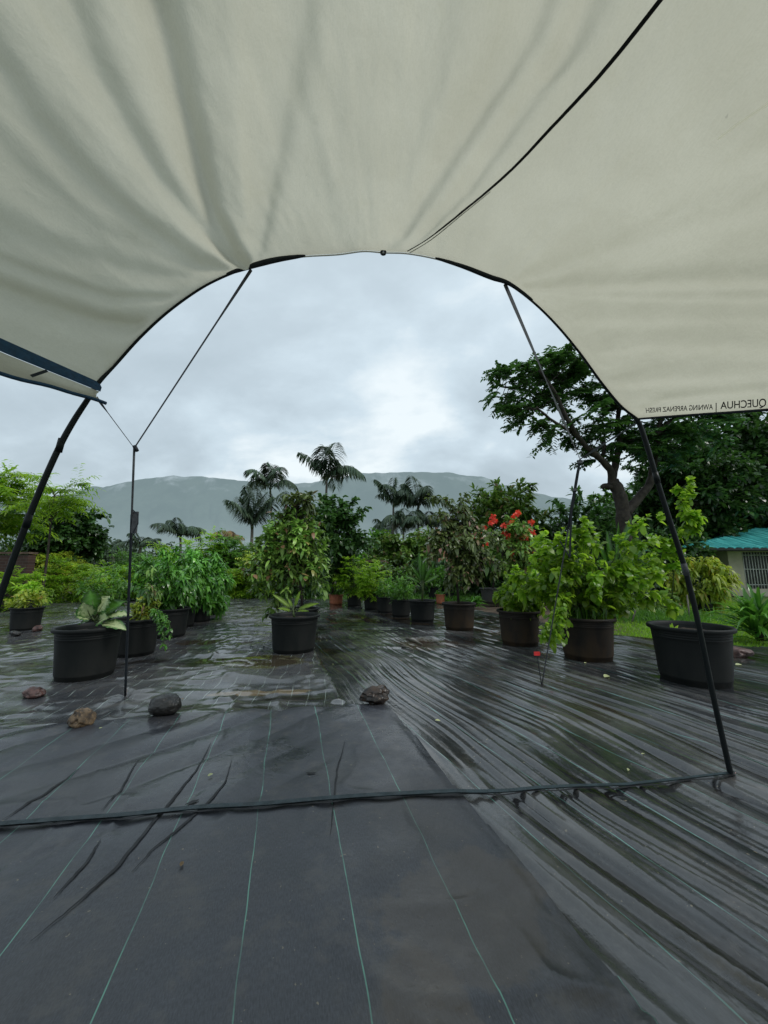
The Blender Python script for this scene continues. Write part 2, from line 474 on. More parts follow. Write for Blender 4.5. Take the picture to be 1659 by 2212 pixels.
# ------------------------------------------------------------------ ground sheets
D1 = R(13.8); D2 = R(21.7)           # weave directions, left of +Y
def frame(deg):
    return np.array([cos(deg), sin(deg)]), np.array([-sin(deg), cos(deg)])   # across, along
def sheet(name, deg, u0, u1, nu, v0, v1, nv, zf, inside, mat, vpow=1.0, water=None):
    A, B = frame(deg)
    u = np.linspace(u0, u1, nu)
    tv = np.linspace(0, 1, nv) ** vpow
    v = v0 + (v1 - v0) * tv
    U, V = np.meshgrid(u, v)
    X = U * A[0] + V * B[0]; Y = U * A[1] + V * B[1]
    Z = zf(X, Y, U, V); T = np.zeros_like(Z)
    if water is not None:
        lv = water(X, Y); T = sstep(-.0015, .002, lv - Z); Z = np.maximum(Z, lv)
    ok = inside(X, Y)
    idx = np.arange(nu * nv).reshape(nv, nu)
    okf = ok[:-1, :-1] | ok[1:, :-1] | ok[:-1, 1:] | ok[1:, 1:]
    q = np.stack([idx[:-1, :-1][okf], idx[:-1, 1:][okf], idx[1:, 1:][okf], idx[1:, :-1][okf]], 1)
    used = np.unique(q)
    rm = np.full(nu * nv, -1); rm[used] = np.arange(len(used))
    P = np.stack([X.ravel(), Y.ravel(), Z.ravel()], 1)[used]
    mb = MB(); mb.addq(P, rm[q], T.ravel()[used])
    o = mb.build(name, mat, None, True, np.stack([U.ravel(), V.ravel()], 1)[used])
    return o
# outline of the near sheet: right edge runs along its weave, far edge crosses it
eR0 = np.array(ground(1374, 2212)[:2]); eR1 = np.array(ground(872, 1580)[:2])
fA = np.array(ground(0, 1583)[:2]); fB = np.array(ground(765, 1535)[:2])
bA = np.array(ground(755, 1530)[:2]); bB = np.array(ground(686, 1424)[:2]); bC = np.array(ground(655, 1330)[:2])
def side(P0, P1, X, Y):              # >0 on the left of P0->P1
    d = (P1 - P0) / np.linalg.norm(P1 - P0)
    return d[0] * (Y - P0[1]) - d[1] * (X - P0[0])
def inN(X, Y):
    wob = (fbm(X * 1.7, Y * 1.7, 3, 5) - .5) * .10
    far = -side(fA, fB, X, Y) + wob
    rgt = side(eR0, eR1, X, Y) + (fbm(X * 3, Y * 3, 2, 9) - .5) * .03
    return np.minimum(far, rgt)      # signed inside distance
def inL(X, Y):
    s1 = side(bA, bB, X, Y); s2 = side(bB, bC, X, Y)
    s = np.where(Y < bB[1], s1, s2) + (fbm(X * 2.5, Y * 2.5, 3, 15) - .5) * .06
    return s
border = [ground(1030, 1321), ground(1150, 1342), ground(1328, 1374), ground(1480, 1392), ground(1659, 1402), Vector((9, 4.2, 0))]
def inMat(X, Y):
    xs = [p.x for p in border]; ys = [p.y for p in border]
    lim = np.interp(X, [-30, -6, -2.5, 0.5] + xs, [12.6, 12.2, 12.4, 11.8] + ys)
    return lim - Y + (fbm(X * 1.1, Y * 1.1, 3, 21) - .5) * .5
def potflat(X, Y):
    f = np.ones_like(X)
    for (px, py, r, h) in PG.values():
        d = np.hypot(X - px, Y - py)
        f = np.minimum(f, .12 + .88 * sstep(r * .75, r * 1.25, d))
    return f
def creases(X, Y, seed, sc=1.0, sharp=.06):
    """thin sharp wrinkles where a noise field crosses its middle"""
    wx = fbm(X * 1.3, Y * 1.3, 2, seed + 40) * 1.5; wy = fbm(X * 1.3, Y * 1.3, 2, seed + 50) * 1.5
    n = fbm(X * sc + wx, Y * sc + wy, 3, seed)
    return np.exp(-(np.abs(n - .5) / sharp) ** 1.3)
def zR(X, Y, U, V):
    # long tight pleats along the weave
    w_ = (fbm(U * .9, V * .5, 2, 3) - .5) * .35 + (fbm(U * 2.5, V * 1.3, 2, 31) - .5) * .07
    u = U + w_
    near = sstep(6.5, 2.5, Y)
    a = .25 + .75 * fbm(U * 1.7 + 3, V * .55, 2, 4)
    un = u + .012 * (vnoise(V * 1.6, U * 3, 33) - .5)
    rid = lambda q, k: 1 - np.abs(2 * q - 1) ** k
    h = rid(vnoise(un * 11.5, V * .42, 6), 1.2)
    h2 = rid(vnoise(un * 24 + 7, V * .8, 8), 1.0)
    h3 = np.exp(-(np.abs(vnoise(un * 5.2 + 3, V * .30, 10) - .5) / .035) ** 1.5)
    flat = .55 + .45 * sstep(.3, .6, fbm(U * .9, V * .35, 2, 55))
    edge_ = sstep(0.0, -.35, inN(X, Y))          # calmer beside the smooth sheet
    z = ((.028 + .034 * sstep(2.6, 1.3, Y)) * (h ** 1.7 - .42) * a + .012 * (h2 - .5) + .016 * h3 * a) * (.25 + .75 * near) * (.85 + .15 * sstep(1.0, 2.0, Y)) * flat * (.55 + .45 * edge_)
    far = 1 - near
    z = z + far * (.050 * (fbm(U * 3.6, V * .9, 4, 14) - .5) + .03 * (fbm(X * 1.6, Y * 4.0, 3, 19) - .5) + .008 * creases(X, Y, 60, 1.2, .05))
    # radiating wrinkles right of the seam
    z = z + .05 * (fbm(X * .55, Y * .55, 2, 17) - .5) * sstep(3, 5, Y)
    z = z * potflat(X, Y)
    z = z - .05 * sstep(0.0, .12, inN(X, Y)) - .04 * sstep(0, .12, inL(X, Y)) * sstep(2.4, 2.7, Y)
    return z + .022
def zL(X, Y, U, V):
    z = .045 * (fbm(X * 1.6, Y * 1.9, 4, 71) - .5) + .018 * creases(X, Y, 80, 1.5, .05) * fbm(X * .8, Y * .8, 2, 90) \
        + .012 * creases(X, Y, 85, 3.2, .07)
    tilt = fbm(X * .7 + .5 * Y, Y * 3.3, 3, 75)
    z = z + .03 * (tilt - .5)
    # pulled creases round the peg of the guy line
    p = ground(270, 1515); dx, dy = X - p.x, Y - p.y; rr = np.hypot(dx, dy) + 1e-4; an = np.arctan2(dy, dx)
    z = z + .03 * np.exp(-rr / .16) * (.6 + .7 * np.sin(an * 6 + 1)) * sstep(0, .05, rr)
    z = z * potflat(X, Y) * (.3 + .7 * sstep(0, .18, inL(X, Y)))
    # long welt just behind the joint
    s = -side(fA, fB, X, Y)
    z = z + .012 * np.exp(-((s + .17 + .04 * np.sin(X * 5)) / .045) ** 2) * sstep(-1.6, -.6, X)
    z = z - .05 * sstep(0.02, .2, inN(X, Y)) - .03 * sstep(.05, -.05, inL(X, Y))
    return z + .030
def zN(X, Y, U, V):
    z = .022 * (fbm(X * 1.5, Y * 1.3, 4, 101) - .5)
    left = sstep(.1, -1.3, X) * sstep(1.2, 2.2, Y)
    # diagonal soft folds at the left, running towards the lower left
    q = X * .75 - Y * .66; r = X * .66 + Y * .75
    z = z + left * .045 * (np.abs(np.sin(q * 11 + 2.5 * fbm(q * 2, r * .8, 2, 103))) ** .8 - .5) * vnoise(q * 2.2, r * 1.1, 105)
    z = z + .007 * creases(X, Y, 110, 1.6, .035) * sstep(.42, .6, fbm(X, Y, 2, 112)) + .004 * creases(X * 2.2, Y * .6, 115, 2.2, .03) * sstep(.45, .6, fbm(X * .8, Y * .8, 2, 118))
    z = z + .010 * (fbm(X * 4, Y * 2.2, 3, 140) - .5) * sstep(.4, .65, fbm(X * .9 + 4, Y * .9, 2, 141))
    # crumpling at the lower right
    lr = sstep(-.15, .25, X) * sstep(1.7, .9, Y)
    z = z + lr * (.018 * (fbm(X * 5, Y * 9, 4, 121) - .5) + .010 * creases(X * 1.4, Y * 3.4, 125, 1.6, .06))
    z = z + lr * .022 * creases(X * 1.1, Y * 4.2, 128, 1.1, .022) * sstep(.40, .6, fbm(X * 2.2, Y * 2.2, 2, 129))
    e = inN(X, Y)
    z = z + .010 * np.exp(-(e / .02) ** 2) * fbm(X * 8, Y * 8, 2, 130)
    z = z - .012 * sstep(.05, -.01, e)
    return z + .046

def gs(X, Y, px, py, sx, sy=None):
    g = ground(px, py); sy = sy or sx
    return np.exp(-((X - g.x) / sx) ** 2 - ((Y - g.y) / sy) ** 2)
def waterR(X, Y):
    f = fbm(X * .8, Y * .8, 3, 201)
    return .004 + (.006 + .034 * (f - .5)) * sstep(1.2, 2.6, Y) + .013 * gs(X, Y, 930, 1396, .55, .45) + .011 * gs(X, Y, 1265, 1545, .4, .3) + .010 * gs(X, Y, 760, 1420, .3, .25) \
        + .012 * sstep(.7, 1.5, X) * sstep(2.0, 1.2, Y) - .02 * sstep(1.0, .5, X) * sstep(2.5, 1.5, Y) \
        - .2 * sstep(-.08, .0, np.maximum(inN(X, Y), np.where(Y > 2.3, inL(X, Y), -1)))
def waterL(X, Y):
    f = fbm(X * .7, Y * .9, 3, 231)
    return .010 + .050 * (f - .5) + .028 * gs(X, Y, 600, 1437, .50, .40) + .010 * gs(X, Y, 540, 1360, 1.2, .9) - .06 * gs(X, Y, 735, 1522, .3, .25)
pud = ground(580, 1437); mud = ground(930, 1396); dk = ground(1265, 1545); pud2 = ground(760, 1422)
M['mat_R'] = mat_fabric('pleated_weed_mat', (.020, .022, .025), (.289, .02, .085), (.07, .20), (.10, .25, .22), .45,
                        [(mud.x, mud.y, .52, .38, 0, (.05, .03, .018), .9), (dk.x, dk.y, .30, .22, .4, (.02, .014, .008), .6),
                         (pud2.x, pud2.y, .30, .22, 0, (.07, .075, .05), .6), (1.9, 1.15, .75, .12, R(111.7 - 90) + pi / 2, (.06, .028, .012), .75),
                         (1.35, .95, .5, .05, R(21.7) + pi / 2, (.055, .03, .014), .6)], lw=.0026, pleat=.5, spec=1.0, bs=.2, tops=(.018, .042, .45))
M['mat_L'] = mat_fabric('crinkled_weed_mat', (.038, .041, .046), (.13, .09, 0), (.08, .28), (.30, .36, .33), .6,
                        [(pud.x, pud.y, .46, .36, 0, (.075, .07, .028), .9), (ground(540, 1505).x, ground(540, 1505).y, .45, .05, .1, (.16, .12, .075), .8)], lw=.0032, crinkle=.5, bs=.22, spec=.9, tops=(.020, .060, .4))
M['mat_N'] = mat_fabric('smooth_weed_mat', (.034, .037, .046), (.289, .03, 0), (.22, .42), (.12, .31, .24), .45,
                        [(.24, 1.22, .30, .22, .3, (.085, .070, .056), .5), (.30, .80, .24, .14, 0, (.08, .066, .052), .5), (.12, .95, .10, .30, .6, (.09, .072, .055), .5), (-1.2, 1.9, .5, .3, 0, (.06, .06, .062), .5)], lw=.0022, spec=.6)
# where the near sheet's light lines run: fit offset so that a line passes through the surveyed one
A1, B1 = frame(D1)
uref = float(np.dot(np.array(ground(505, 2205)[:2]), A1))
for nd in M['mat_N'].node_tree.nodes: pass

def tune_lines(m, spacing, uref):
    off = (-uref) % spacing
    for nd in m.node_tree.nodes:
        if nd.bl_idname == 'ShaderNodeMath' and nd.operation == 'ADD' and not nd.inputs[1].is_linked and abs(nd.inputs[1].default_value) >= 50 * spacing - .001:
            nd.inputs[1].default_value = 50 * spacing + off
tune_lines(M['mat_N'], .289, uref)
A2, B2 = frame(D2)
tune_lines(M['mat_R'], .289, float(np.dot(np.array(ground(1200, 1871)[:2]), A2)))

oR = sheet('weed_mat', D2, -3.2, 8.2, 1600, -3.2, 14.5, 420, zR, lambda X, Y: (inMat(X, Y) > 0) & ((inN(X, Y) < .25)) & ((inL(X, Y) < .3) | (Y < 2.7)), M['mat_R'], 1.35, water=waterR)
tag(oR, kind='structure')
oL = sheet('weed_mat', D1 * .6, -9.5, 1.2, 640, 2.0, 13.5, 520, zL, lambda X, Y: (inMat(X, Y) > 0) & (inN(X, Y) < .3) & (inL(X, Y) > 0), M['mat_L'], 1.25, water=waterL)
tag(oL, kind='structure')
oN = sheet('weed_mat', D1, -3.5, 3.0, 620, -2.6, 4.0, 420, zN, lambda X, Y: inN(X, Y) > 0, M['mat_N'])
tag(oN, kind='structure')

def height(x, y):
    X = np.array([[x]]); Y = np.array([[y]])
    if inN(X, Y)[0, 0] > 0: return float(zN(X, Y, X, Y)[0, 0])
    if inL(X, Y)[0, 0] > 0: return float(zL(X, Y, X, Y)[0, 0])
    U = X * A2[0] + Y * A2[1]; V = X * B2[0] + Y * B2[1]
    return float(zR(X, Y, U, V)[0, 0])

# dark ribbons painted as the shade inside sharp creases of the near sheet
def crease_shade(pts, w0, par=oN):
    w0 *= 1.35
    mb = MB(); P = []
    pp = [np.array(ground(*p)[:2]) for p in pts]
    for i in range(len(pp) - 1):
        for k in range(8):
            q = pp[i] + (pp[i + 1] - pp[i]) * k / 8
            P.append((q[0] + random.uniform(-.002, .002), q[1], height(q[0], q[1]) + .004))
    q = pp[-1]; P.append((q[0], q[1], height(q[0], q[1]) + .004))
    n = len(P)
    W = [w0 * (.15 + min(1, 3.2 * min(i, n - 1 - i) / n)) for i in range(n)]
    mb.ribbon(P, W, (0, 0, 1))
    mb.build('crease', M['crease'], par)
crease_shade([(500, 1664), (485, 1715), (440, 1775), (395, 1815), (340, 1860), (280, 1925)], .007)
crease_shade([(455, 1625), (420, 1690), (362, 1765), (330, 1805), (255, 1905), (170, 1990), (60, 2085)], .008)
crease_shade([(745, 1622), (727, 1690), (722, 1750), (712, 1845)], .005)
crease_shade([(215, 1845), (180, 1905), (110, 1985)], .006)
crease_shade([(170, 1682), (90, 1745), (0, 1800)], .008)
crease_shade([(300, 1660), (262, 1725), (215, 1780)], .005)
crease_shade([(397, 1768), (415, 1762), (428, 1756)], .012)
crease_shade([(660, 1693), (672, 1696), (684, 1694)], .008)

# base ground to the horizon
def ground_mat():
    m, nt = newmat('wet_soil_and_grass'); t = NT(nt); pz = wpos(t)
    g = t.mix(t.rng(t.noise(pz, 2.2, 6, .6), .35, .65), (.045, .10, .014), (.10, .19, .022))
    g = t.mix(t.rng(t.noise(pz, 30, 3), .4, .7, 0, .5), g, (.03, .07, .012))
    d = t.mix(t.rng(t.noise(pz, 5, 5), .35, .65), (.05, .036, .025), (.11, .08, .055))
    sp = t.n('ShaderNodeSeparateXYZ'); t.l(pz, sp.inputs[0])
    lawn = t.rng(t.math('SUBTRACT', sp.outputs[0], t.math('MULTIPLY', sp.outputs[1], .62)), -.4, .5)
    f = t.math('MAXIMUM', lawn, t.rng(t.noise(pz, .5, 4), .55, .75, 0, .6))
    g = t.mix(lawn, t.mix(.6, g, (.02, .04, .012)), g)
    t.out(t.pri(t.mix(f, d, g), .75, .3, t.bump(t.noise(pz, 18, 5), .6, .04)).outputs[0])
    return m
mb = MB()
gx = np.concatenate([[-9000, -3000, -900, -300, -100], np.linspace(-40, 40, 81), [100, 300, 900, 3000, 9000]])
gy = np.concatenate([[-900, -200, -50], np.linspace(-12, 60, 73), [100, 200, 500, 1200, 3000, 9000]])
X, Y = np.meshgrid(gx, gy)
Z = .10 * (fbm(X * .4, Y * .4, 3, 7) - .5) - .085
Z = np.where(Y > 13, Z + .05 * (fbm(X, Y, 2, 8)), Z)
idx = np.arange(X.size).reshape(X.shape)
q = np.stack([idx[:-1, :-1], idx[:-1, 1:], idx[1:, 1:], idx[1:, :-1]], -1).reshape(-1, 4)
mb.addq(np.stack([X.ravel(), Y.ravel(), Z.ravel()], 1), q, np.ones(X.size))
tag(mb.build('ground', ground_mat()), kind='structure')

# ------------------------------------------------------------------ mountains
def hill_mat():
    m, nt = newmat('misty_hillside'); t = NT(nt); pz = wpos(t)
    sp = t.n('ShaderNodeSeparateXYZ'); t.l(pz, sp.inputs[0])
    gully = t.noise(t.mapping(pz, (.006, .006, .0016)), 1, 6, .6)
    fine = t.noise(pz, .025, 5, .6)
    g = t.mix(t.rng(gully, .35, .65), (.02, .045, .03), (.12, .16, .12))
    g = t.mix(t.rng(fine, .4, .7, 0, .5), g, (.03, .05, .035))
    d = t.pri(g, .95, .1)
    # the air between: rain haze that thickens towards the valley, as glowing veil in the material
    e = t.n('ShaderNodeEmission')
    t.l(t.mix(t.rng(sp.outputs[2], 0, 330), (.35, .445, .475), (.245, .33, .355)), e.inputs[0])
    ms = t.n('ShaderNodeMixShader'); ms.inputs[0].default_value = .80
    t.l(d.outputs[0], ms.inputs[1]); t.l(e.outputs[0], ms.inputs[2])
    # cloud shreds and cloud base caught on the ridge: painted as glowing haze
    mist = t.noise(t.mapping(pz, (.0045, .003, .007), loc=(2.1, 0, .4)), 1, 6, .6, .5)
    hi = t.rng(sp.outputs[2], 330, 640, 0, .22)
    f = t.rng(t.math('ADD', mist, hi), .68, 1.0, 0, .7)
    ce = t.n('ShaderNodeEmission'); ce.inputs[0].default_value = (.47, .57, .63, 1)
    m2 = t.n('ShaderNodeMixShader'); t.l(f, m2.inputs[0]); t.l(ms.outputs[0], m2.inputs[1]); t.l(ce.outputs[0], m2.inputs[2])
    t.out(m2.outputs[0]); return m
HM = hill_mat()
def ridge(name, Y0, prof, depth, seed):
    xs = np.array([p[0] for p in prof], float); ys = np.array([p[1] for p in prof], float)
    u = np.linspace(xs[0], xs[-1], 420)
    yy = np.interp(u, xs, ys) + (fbm(u * .035, u * 0, 4, seed) - .5) * 7
    top = [at(a, b, Y0) for a, b in zip(u, yy)]
    n = len(u); K = 26
    P = np.zeros((K, n, 3))
    for j in range(K):
        f = j / (K - 1)
        for i, p in enumerate(top):
            slope = (1 - f) ** 1.6
            yb = Y0 - depth * f
            zz = p.z * slope
            nz = (fbm(np.array(u[i] * .03 + j * .02), np.array(f * 3.0), 4, seed + 3) - .5)
            P[j, i] = (p.x * (yb / Y0), yb + nz * 260 * sin(pi * min(1, f + .02)), max(zz + nz * 90 * sin(pi * f), -1) if f < 1 else -2)
    idx = np.arange(K * n).reshape(K, n)
    q = np.stack([idx[:-1, :-1], idx[:-1, 1:], idx[1:, 1:], idx[1:, :-1]], -1).reshape(-1, 4)
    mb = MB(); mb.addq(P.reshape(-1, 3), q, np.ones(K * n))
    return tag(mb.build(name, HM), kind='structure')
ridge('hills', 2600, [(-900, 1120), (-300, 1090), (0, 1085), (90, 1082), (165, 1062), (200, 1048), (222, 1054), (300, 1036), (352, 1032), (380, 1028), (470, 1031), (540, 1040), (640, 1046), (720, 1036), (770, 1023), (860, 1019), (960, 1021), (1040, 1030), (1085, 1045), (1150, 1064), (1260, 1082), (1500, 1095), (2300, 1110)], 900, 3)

# ------------------------------------------------------------------ pots
def pot_mesh(k, mat, root):
    cx, cy, Rr, H = PG[k]
    c = (cx, cy, .016 if cy < 11 else -.02)
    H = H - c[2]
    prof = [(0, .0), (.74, .0), (.775, .012), (.80, .11), (.812, .115), (.815, .135), (.845, .42), (.875, .70), (.88, .72), (.885, .74), (.892, .80), (.900, .805), (.893, .81), (.896, .84), (.905, .845), (.898, .85), (.902, .885), (.910, .89), (.904, .895), (.91, .94)]
    b = MB(); b.lathe(c, [(r * Rr, z * H) for r, z in prof])
    b.lathe(c, [(.89 * Rr, .93 * H), (.86 * Rr, .86 * H), (.84 * Rr, .80 * H)])
    body = b.build('pot', mat, root)
    r_ = MB(); r_.lathe(c, [(.905 * Rr, .925 * H), (.975 * Rr, .93 * H), (1.0 * Rr, .94 * H), (1.0 * Rr, .985 * H), (.985 * Rr, 1.0 * H), (.93 * Rr, 1.0 * H), (.905 * Rr, .985 * H), (.885 * Rr, .93 * H)])
    r_.build('rim', mat, body)
    s = MB(); n = 40
    V = [(cx, cy, c[2] + .90 * H)]
    Fc = []
    for j, f in enumerate((.4, .75, 1.0)):
        for i in range(n):
            a = 2 * pi * i / n
            V.append((cx + f * .872 * Rr * cos(a), cy + f * .872 * Rr * sin(a), c[2] + .87 * H + (.02 * H if f < 1 else 0) + random.uniform(-.006, .006)))
    for i in range(n):
        i2 = (i + 1) % n
        Fc.append((0, 1 + i, 1 + i2))
        for j in range(2): Fc.append((1 + j * n + i, 1 + (j + 1) * n + i, 1 + (j + 1) * n + i2, 1 + j * n + i2))
    s.add(V, Fc); s.build('soil', M['soil'], root)
    return Vector((cx, cy, c[2] + .88 * H))
def potted(k, label, mat='pot', group='planters standing in rows on the weed mat', name='potted_plant', cat='potted plant'):
    cx, cy, Rr, H = PG[k]
    root = thing(name, label, cat, (cx, cy, .016 if cy < 11 else -.02), group)
    return root, pot_mesh(k, M[mat], root)

# ------------------------------------------------------------------ growth
def curve(a, b, up, n=6, wob=.0):
    a = np.array(a); b = np.array(b)
    m = (a + b) / 2 + np.array([0, 0, 1]) * up * np.linalg.norm(b - a) + rng.normal(size=3) * wob
    t = np.linspace(0, 1, n)[:, None]
    return (1 - t) ** 2 * a + 2 * t * (1 - t) * m + t * t * b
def grow(root, base, cc, rad, nb, nt_, nl, L, W, leaf, wood=None, trunk=None, tr=.02, br=.008, tw=.3, prof='oval', droop=.3,
         up=.2, tone=(.75, 1.25), inner=.45, wobr=.0, twigs=False, lname='foliage', wname='stem', lbias=0.0, mid=False, starts=None, shell=None, fold=.25, topl=0.25, pin=False):
    cc = np.array(cc, float); rad = np.array(rad, float) * 1.13; base = np.array(base, float)
    dirs = rand_unit(nb); rr = inner + (1 - inner) * rng.random(nb) ** .6
    tgt = cc + dirs * rr[:, None] * rad
    wb = MB()
    if trunk is not None:
        tp = [np.array(p, float) for p in trunk]
        n = len(tp)
        if wname != 'limb': wb.tube(tp, [tr * (1 - .55 * i / (n - 1)) for i in range(n)], 10)
        tips = tp[-max(2, n // 2):]
    BR = []; limbs = {}
    if wname == 'limb' and starts is None: starts = [tuple(np.array(trunk[-1], float))]
    for i in range(nb):
        if trunk is not None:
            st = tips[rng.integers(len(tips))] * 1.0
            if starts is not None: st = np.array(starts[np.argmin([np.linalg.norm(np.array(s) - tgt[i]) for s in starts])])
        else: st = base + np.array([*(rng.normal(size=2) * rad[:2] * .06), 0])
        pts = curve(st, tgt[i], up, 6, wobr)
        BR.append(pts)
        if br > 0: (limbs.setdefault(tuple(np.round(st, 3)), MB()) if wname == 'limb' else wb).tube(pts, np.linspace(br, br * .3, 6), 5, caps=False)
    BR = np.array(BR)
    N = nb * nt_
    bi = np.repeat(np.arange(nb), nt_)
    t = .35 + .65 * rng.random(N) ** .7
    f = t * 5; i0 = np.minimum(f.astype(int), 4); fr = (f - i0)[:, None]
    p0 = BR[bi, i0] * (1 - fr) + BR[bi, i0 + 1] * fr
    bd = norm(BR[bi, i0 + 1] - BR[bi, i0])
    td = norm(bd * .6 + rand_unit(N) * .9 + norm(p0 - cc) * .5 + np.array([0, 0, .15]))
    tl = tw * (.5 + rng.random(N))
    if twigs:
        for i in range(N): wb.tube([p0[i], p0[i] + td[i] * tl[i] * .5, p0[i] + td[i] * tl[i] + np.array([0, 0, -.1 * tl[i]])], [br * .35, br * .25, br * .12], 3, caps=False)
    ML = N * nl
    ti = np.repeat(np.arange(N), nl); s = rng.random(ML)
    P = p0[ti] + td[ti] * (tl[ti] * s)[:, None] + np.array([0, 0, -.1])[None] * (tl[ti] * s * s)[:, None]
    D = norm(td[ti] * .7 + rand_unit(ML) * .9 + np.array([0, 0, lbias]))
    Nn = norm(rand_unit(ML) * .55 + np.array([0, 0, 1.0]))
    bt = tone[0] + (tone[1] - tone[0]) * rng.random(nb)
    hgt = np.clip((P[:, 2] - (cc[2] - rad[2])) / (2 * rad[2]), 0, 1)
    T = bt[bi[ti]] * (1 - topl + 2 * topl * hgt) * (.85 + .3 * rng.random(ML))  # tone rises with height: light from above painted into the leaves
    if pin:      # feather-shaped leaves: leaflets in a flat row on both sides of the twig
        s = (np.tile(np.arange(nl), N) + .5) / nl
        flat = norm(td * np.array([1, 1, .35]))
        P = p0[ti] + flat[ti] * (tl[ti] * s)[:, None] + np.array([0, 0, -.25])[None] * (tl[ti] * s * s)[:, None]
        sd0 = norm(np.cross(flat, np.array([0, 0, 1.0])) + rng.normal(size=(N, 3)) * .15)
        sg = np.where(np.arange(ML) % 2 == 0, 1.0, -1.0)[:, None]
        D = norm(sd0[ti] * sg + flat[ti] * .5 + rng.normal(size=(ML, 3)) * .12)
        Nn = norm(np.array([0, 0, 1.0]) + rng.normal(size=(ML, 3)) * .2)
    LL = L * (.6 + .6 * rng.random(ML)); WW = W * (.7 + .5 * rng.random(ML))
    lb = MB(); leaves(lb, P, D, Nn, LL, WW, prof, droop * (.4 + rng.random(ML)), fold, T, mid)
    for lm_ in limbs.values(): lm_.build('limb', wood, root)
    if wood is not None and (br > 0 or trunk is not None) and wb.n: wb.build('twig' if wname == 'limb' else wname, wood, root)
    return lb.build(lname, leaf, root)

def tree(name, label, cat, base, cc, rad, nb, nt_, nl, L, W, leaf, tr=.12, wood='bark', group=None, **k):
    base = Vector(base); root = thing(name, label, cat, base, group)
    c = Vector(cc); mid_ = base.lerp(c, .45) + Vector((random.uniform(-.1, .1) * rad[0], 0, 0))
    tk = [base - Vector((0, 0, .1)), base.lerp(mid_, .5), mid_, base.lerp(c, .75), c]
    grow(root, base, cc, rad, nb, nt_, nl, L, W, M[leaf], M[wood], trunk=tk, tr=tr, lname='crown', wname='trunk', **k)
    return root
def treepx(name, label, cat, box, Y, nb, nt_, nl, Lpx, Wpx, leaf, by=None, **k):
    """box = x0,y0,x1,y1 as surveyed; Y = distance; leaf size given in the same measure"""
    x0, y0, x1, y1 = box
    c = at((x0 + x1) / 2, (y0 + y1) / 2, Y); e = at(x1, y0, Y)
    rx, rz = e.x - c.x, e.z - c.z
    s = Y / F
    return tree(name, label, cat, (c.x + k.pop('dx', 0), Y, -.03), c, (rx, min(rx, rz * 1.3) * k.pop('ry', .9), rz), nb, nt_, nl, Lpx * s, Wpx * s, leaf,
                br=k.pop('br', .6) * s, tw=k.pop('tw', 14) * s, tr=k.pop('tr', 3) * s, **k)

def palm(label, cx, cy, Y, flen, nf, basex=None, droop=1.0, upb=.5, trunk=3.0, group='palms beyond the garden', leaf='leaf_palm', spread=None, by=None, lw=1.0):
    s = Y / F
    top = at(cx, cy, Y); bx = at(basex if basex else cx, 1226, Y).x
    root = thing('palm_tree', label, 'palm tree', (bx, Y, 0), group)
    tb = MB(); n = 12
    pts = [Vector((bx + (top.x - bx) * (i / (n - 1)) ** 1.5, Y, -.1 + (top.z + .1) * i / (n - 1))) for i in range(n)]
    tb.tube(pts, [trunk * s * (1.15 - .45 * i / (n - 1)) for i in range(n)], 10)
    tb.build('trunk', M['bark_pale'], root)
    cr = MB()
    # smooth green shaft below the fronds
    sh = MB(); sh.tube([top - Vector((0, 0, 9 * s)), top - Vector((0, 0, 4 * s)), top + Vector((0, 0, 3 * s))], [trunk * s * .75, trunk * s * .9, trunk * s * .4], 8)
    sh.build('crownshaft', M['stem'], root)
    fl = flen * s * 1.6
    for i in range(nf):
        a = 2 * pi * i / nf + random.uniform(-.3, .3)
        el = R(random.uniform(25, 85)) * upb + R(22)
        d = np.array([cos(a) * cos(el), sin(a) * cos(el), sin(el)])
        m = 26; t = np.linspace(0, 1, m)
        Ls = fl * random.uniform(.8, 1.1); dr = droop * random.uniform(.4, .9)
        ctr = np.array(top)[None] + d * (Ls * t)[:, None] + np.array([0, 0, -1.0]) * (dr * Ls * t ** 2.2)[:, None]
        tg = norm(np.gradient(ctr, axis=0))
        cr.tube(ctr[::3], np.linspace(.9 * s, .25 * s, len(ctr[::3])), 4, caps=False)
        sd_ = norm(np.cross(tg, np.array([0, 0, 1.0])))
        ll = Ls * .30 * (.45 + .55 * np.sin(pi * np.clip(t * .9 + .1, 0, 1))) * lw
        tn = random.uniform(.7, 1.2)
        for sg in (-1, 1):
            for rep in range(2):
                j = slice(3, None)
                P = ctr[j] + tg[j] * (rep * .5 * Ls / m)
                D = norm(sd_[j] * sg + tg[j] * .55 + np.array([0, 0, -.35]) + rng.normal(size=(m - 3, 3)) * .15)
                leaves(cr, P, D, np.tile([0, 0, 1.0], (m - 3, 1)), ll[j], Ls * .026, 'lance', .55, .3, tn)
    cr.build('crown', M[leaf], root)
    return root

# ------------------------------------------------------------------ background planting
# distant woods that read as one mass
def treeline(name, Y, x0, x1, htop, n, leaf, seed):
    mb = MB()
    for i in range(n):
        px = x0 + (x1 - x0) * (i + random.random()) / n
        hh = htop * random.uniform(.5, 1.1)
        c = np.array(at(px, 1226 - hh * .45, Y + random.uniform(-6, 6)))
        s = Y / F
        m = 380
        P = c + rand_unit(m) * (rng.random((m, 1)) ** .4) * np.array([22 * s, 12 * s, hh * .6 * s])
        leaves(mb, P, rand_unit(m), rand_unit(m) + np.array([0, 0, 1.]), 6 * s, 4 * s, 'strip', .2, .2, random.uniform(.7, 1.2))
    tag(mb.build(name, M[leaf]), 'hazy line of distant trees at the foot of the hills', 'trees', kind='stuff')
treeline('distant_wood', 75, -500, 2300, 50, 130, 'leaf_hazy', 1)

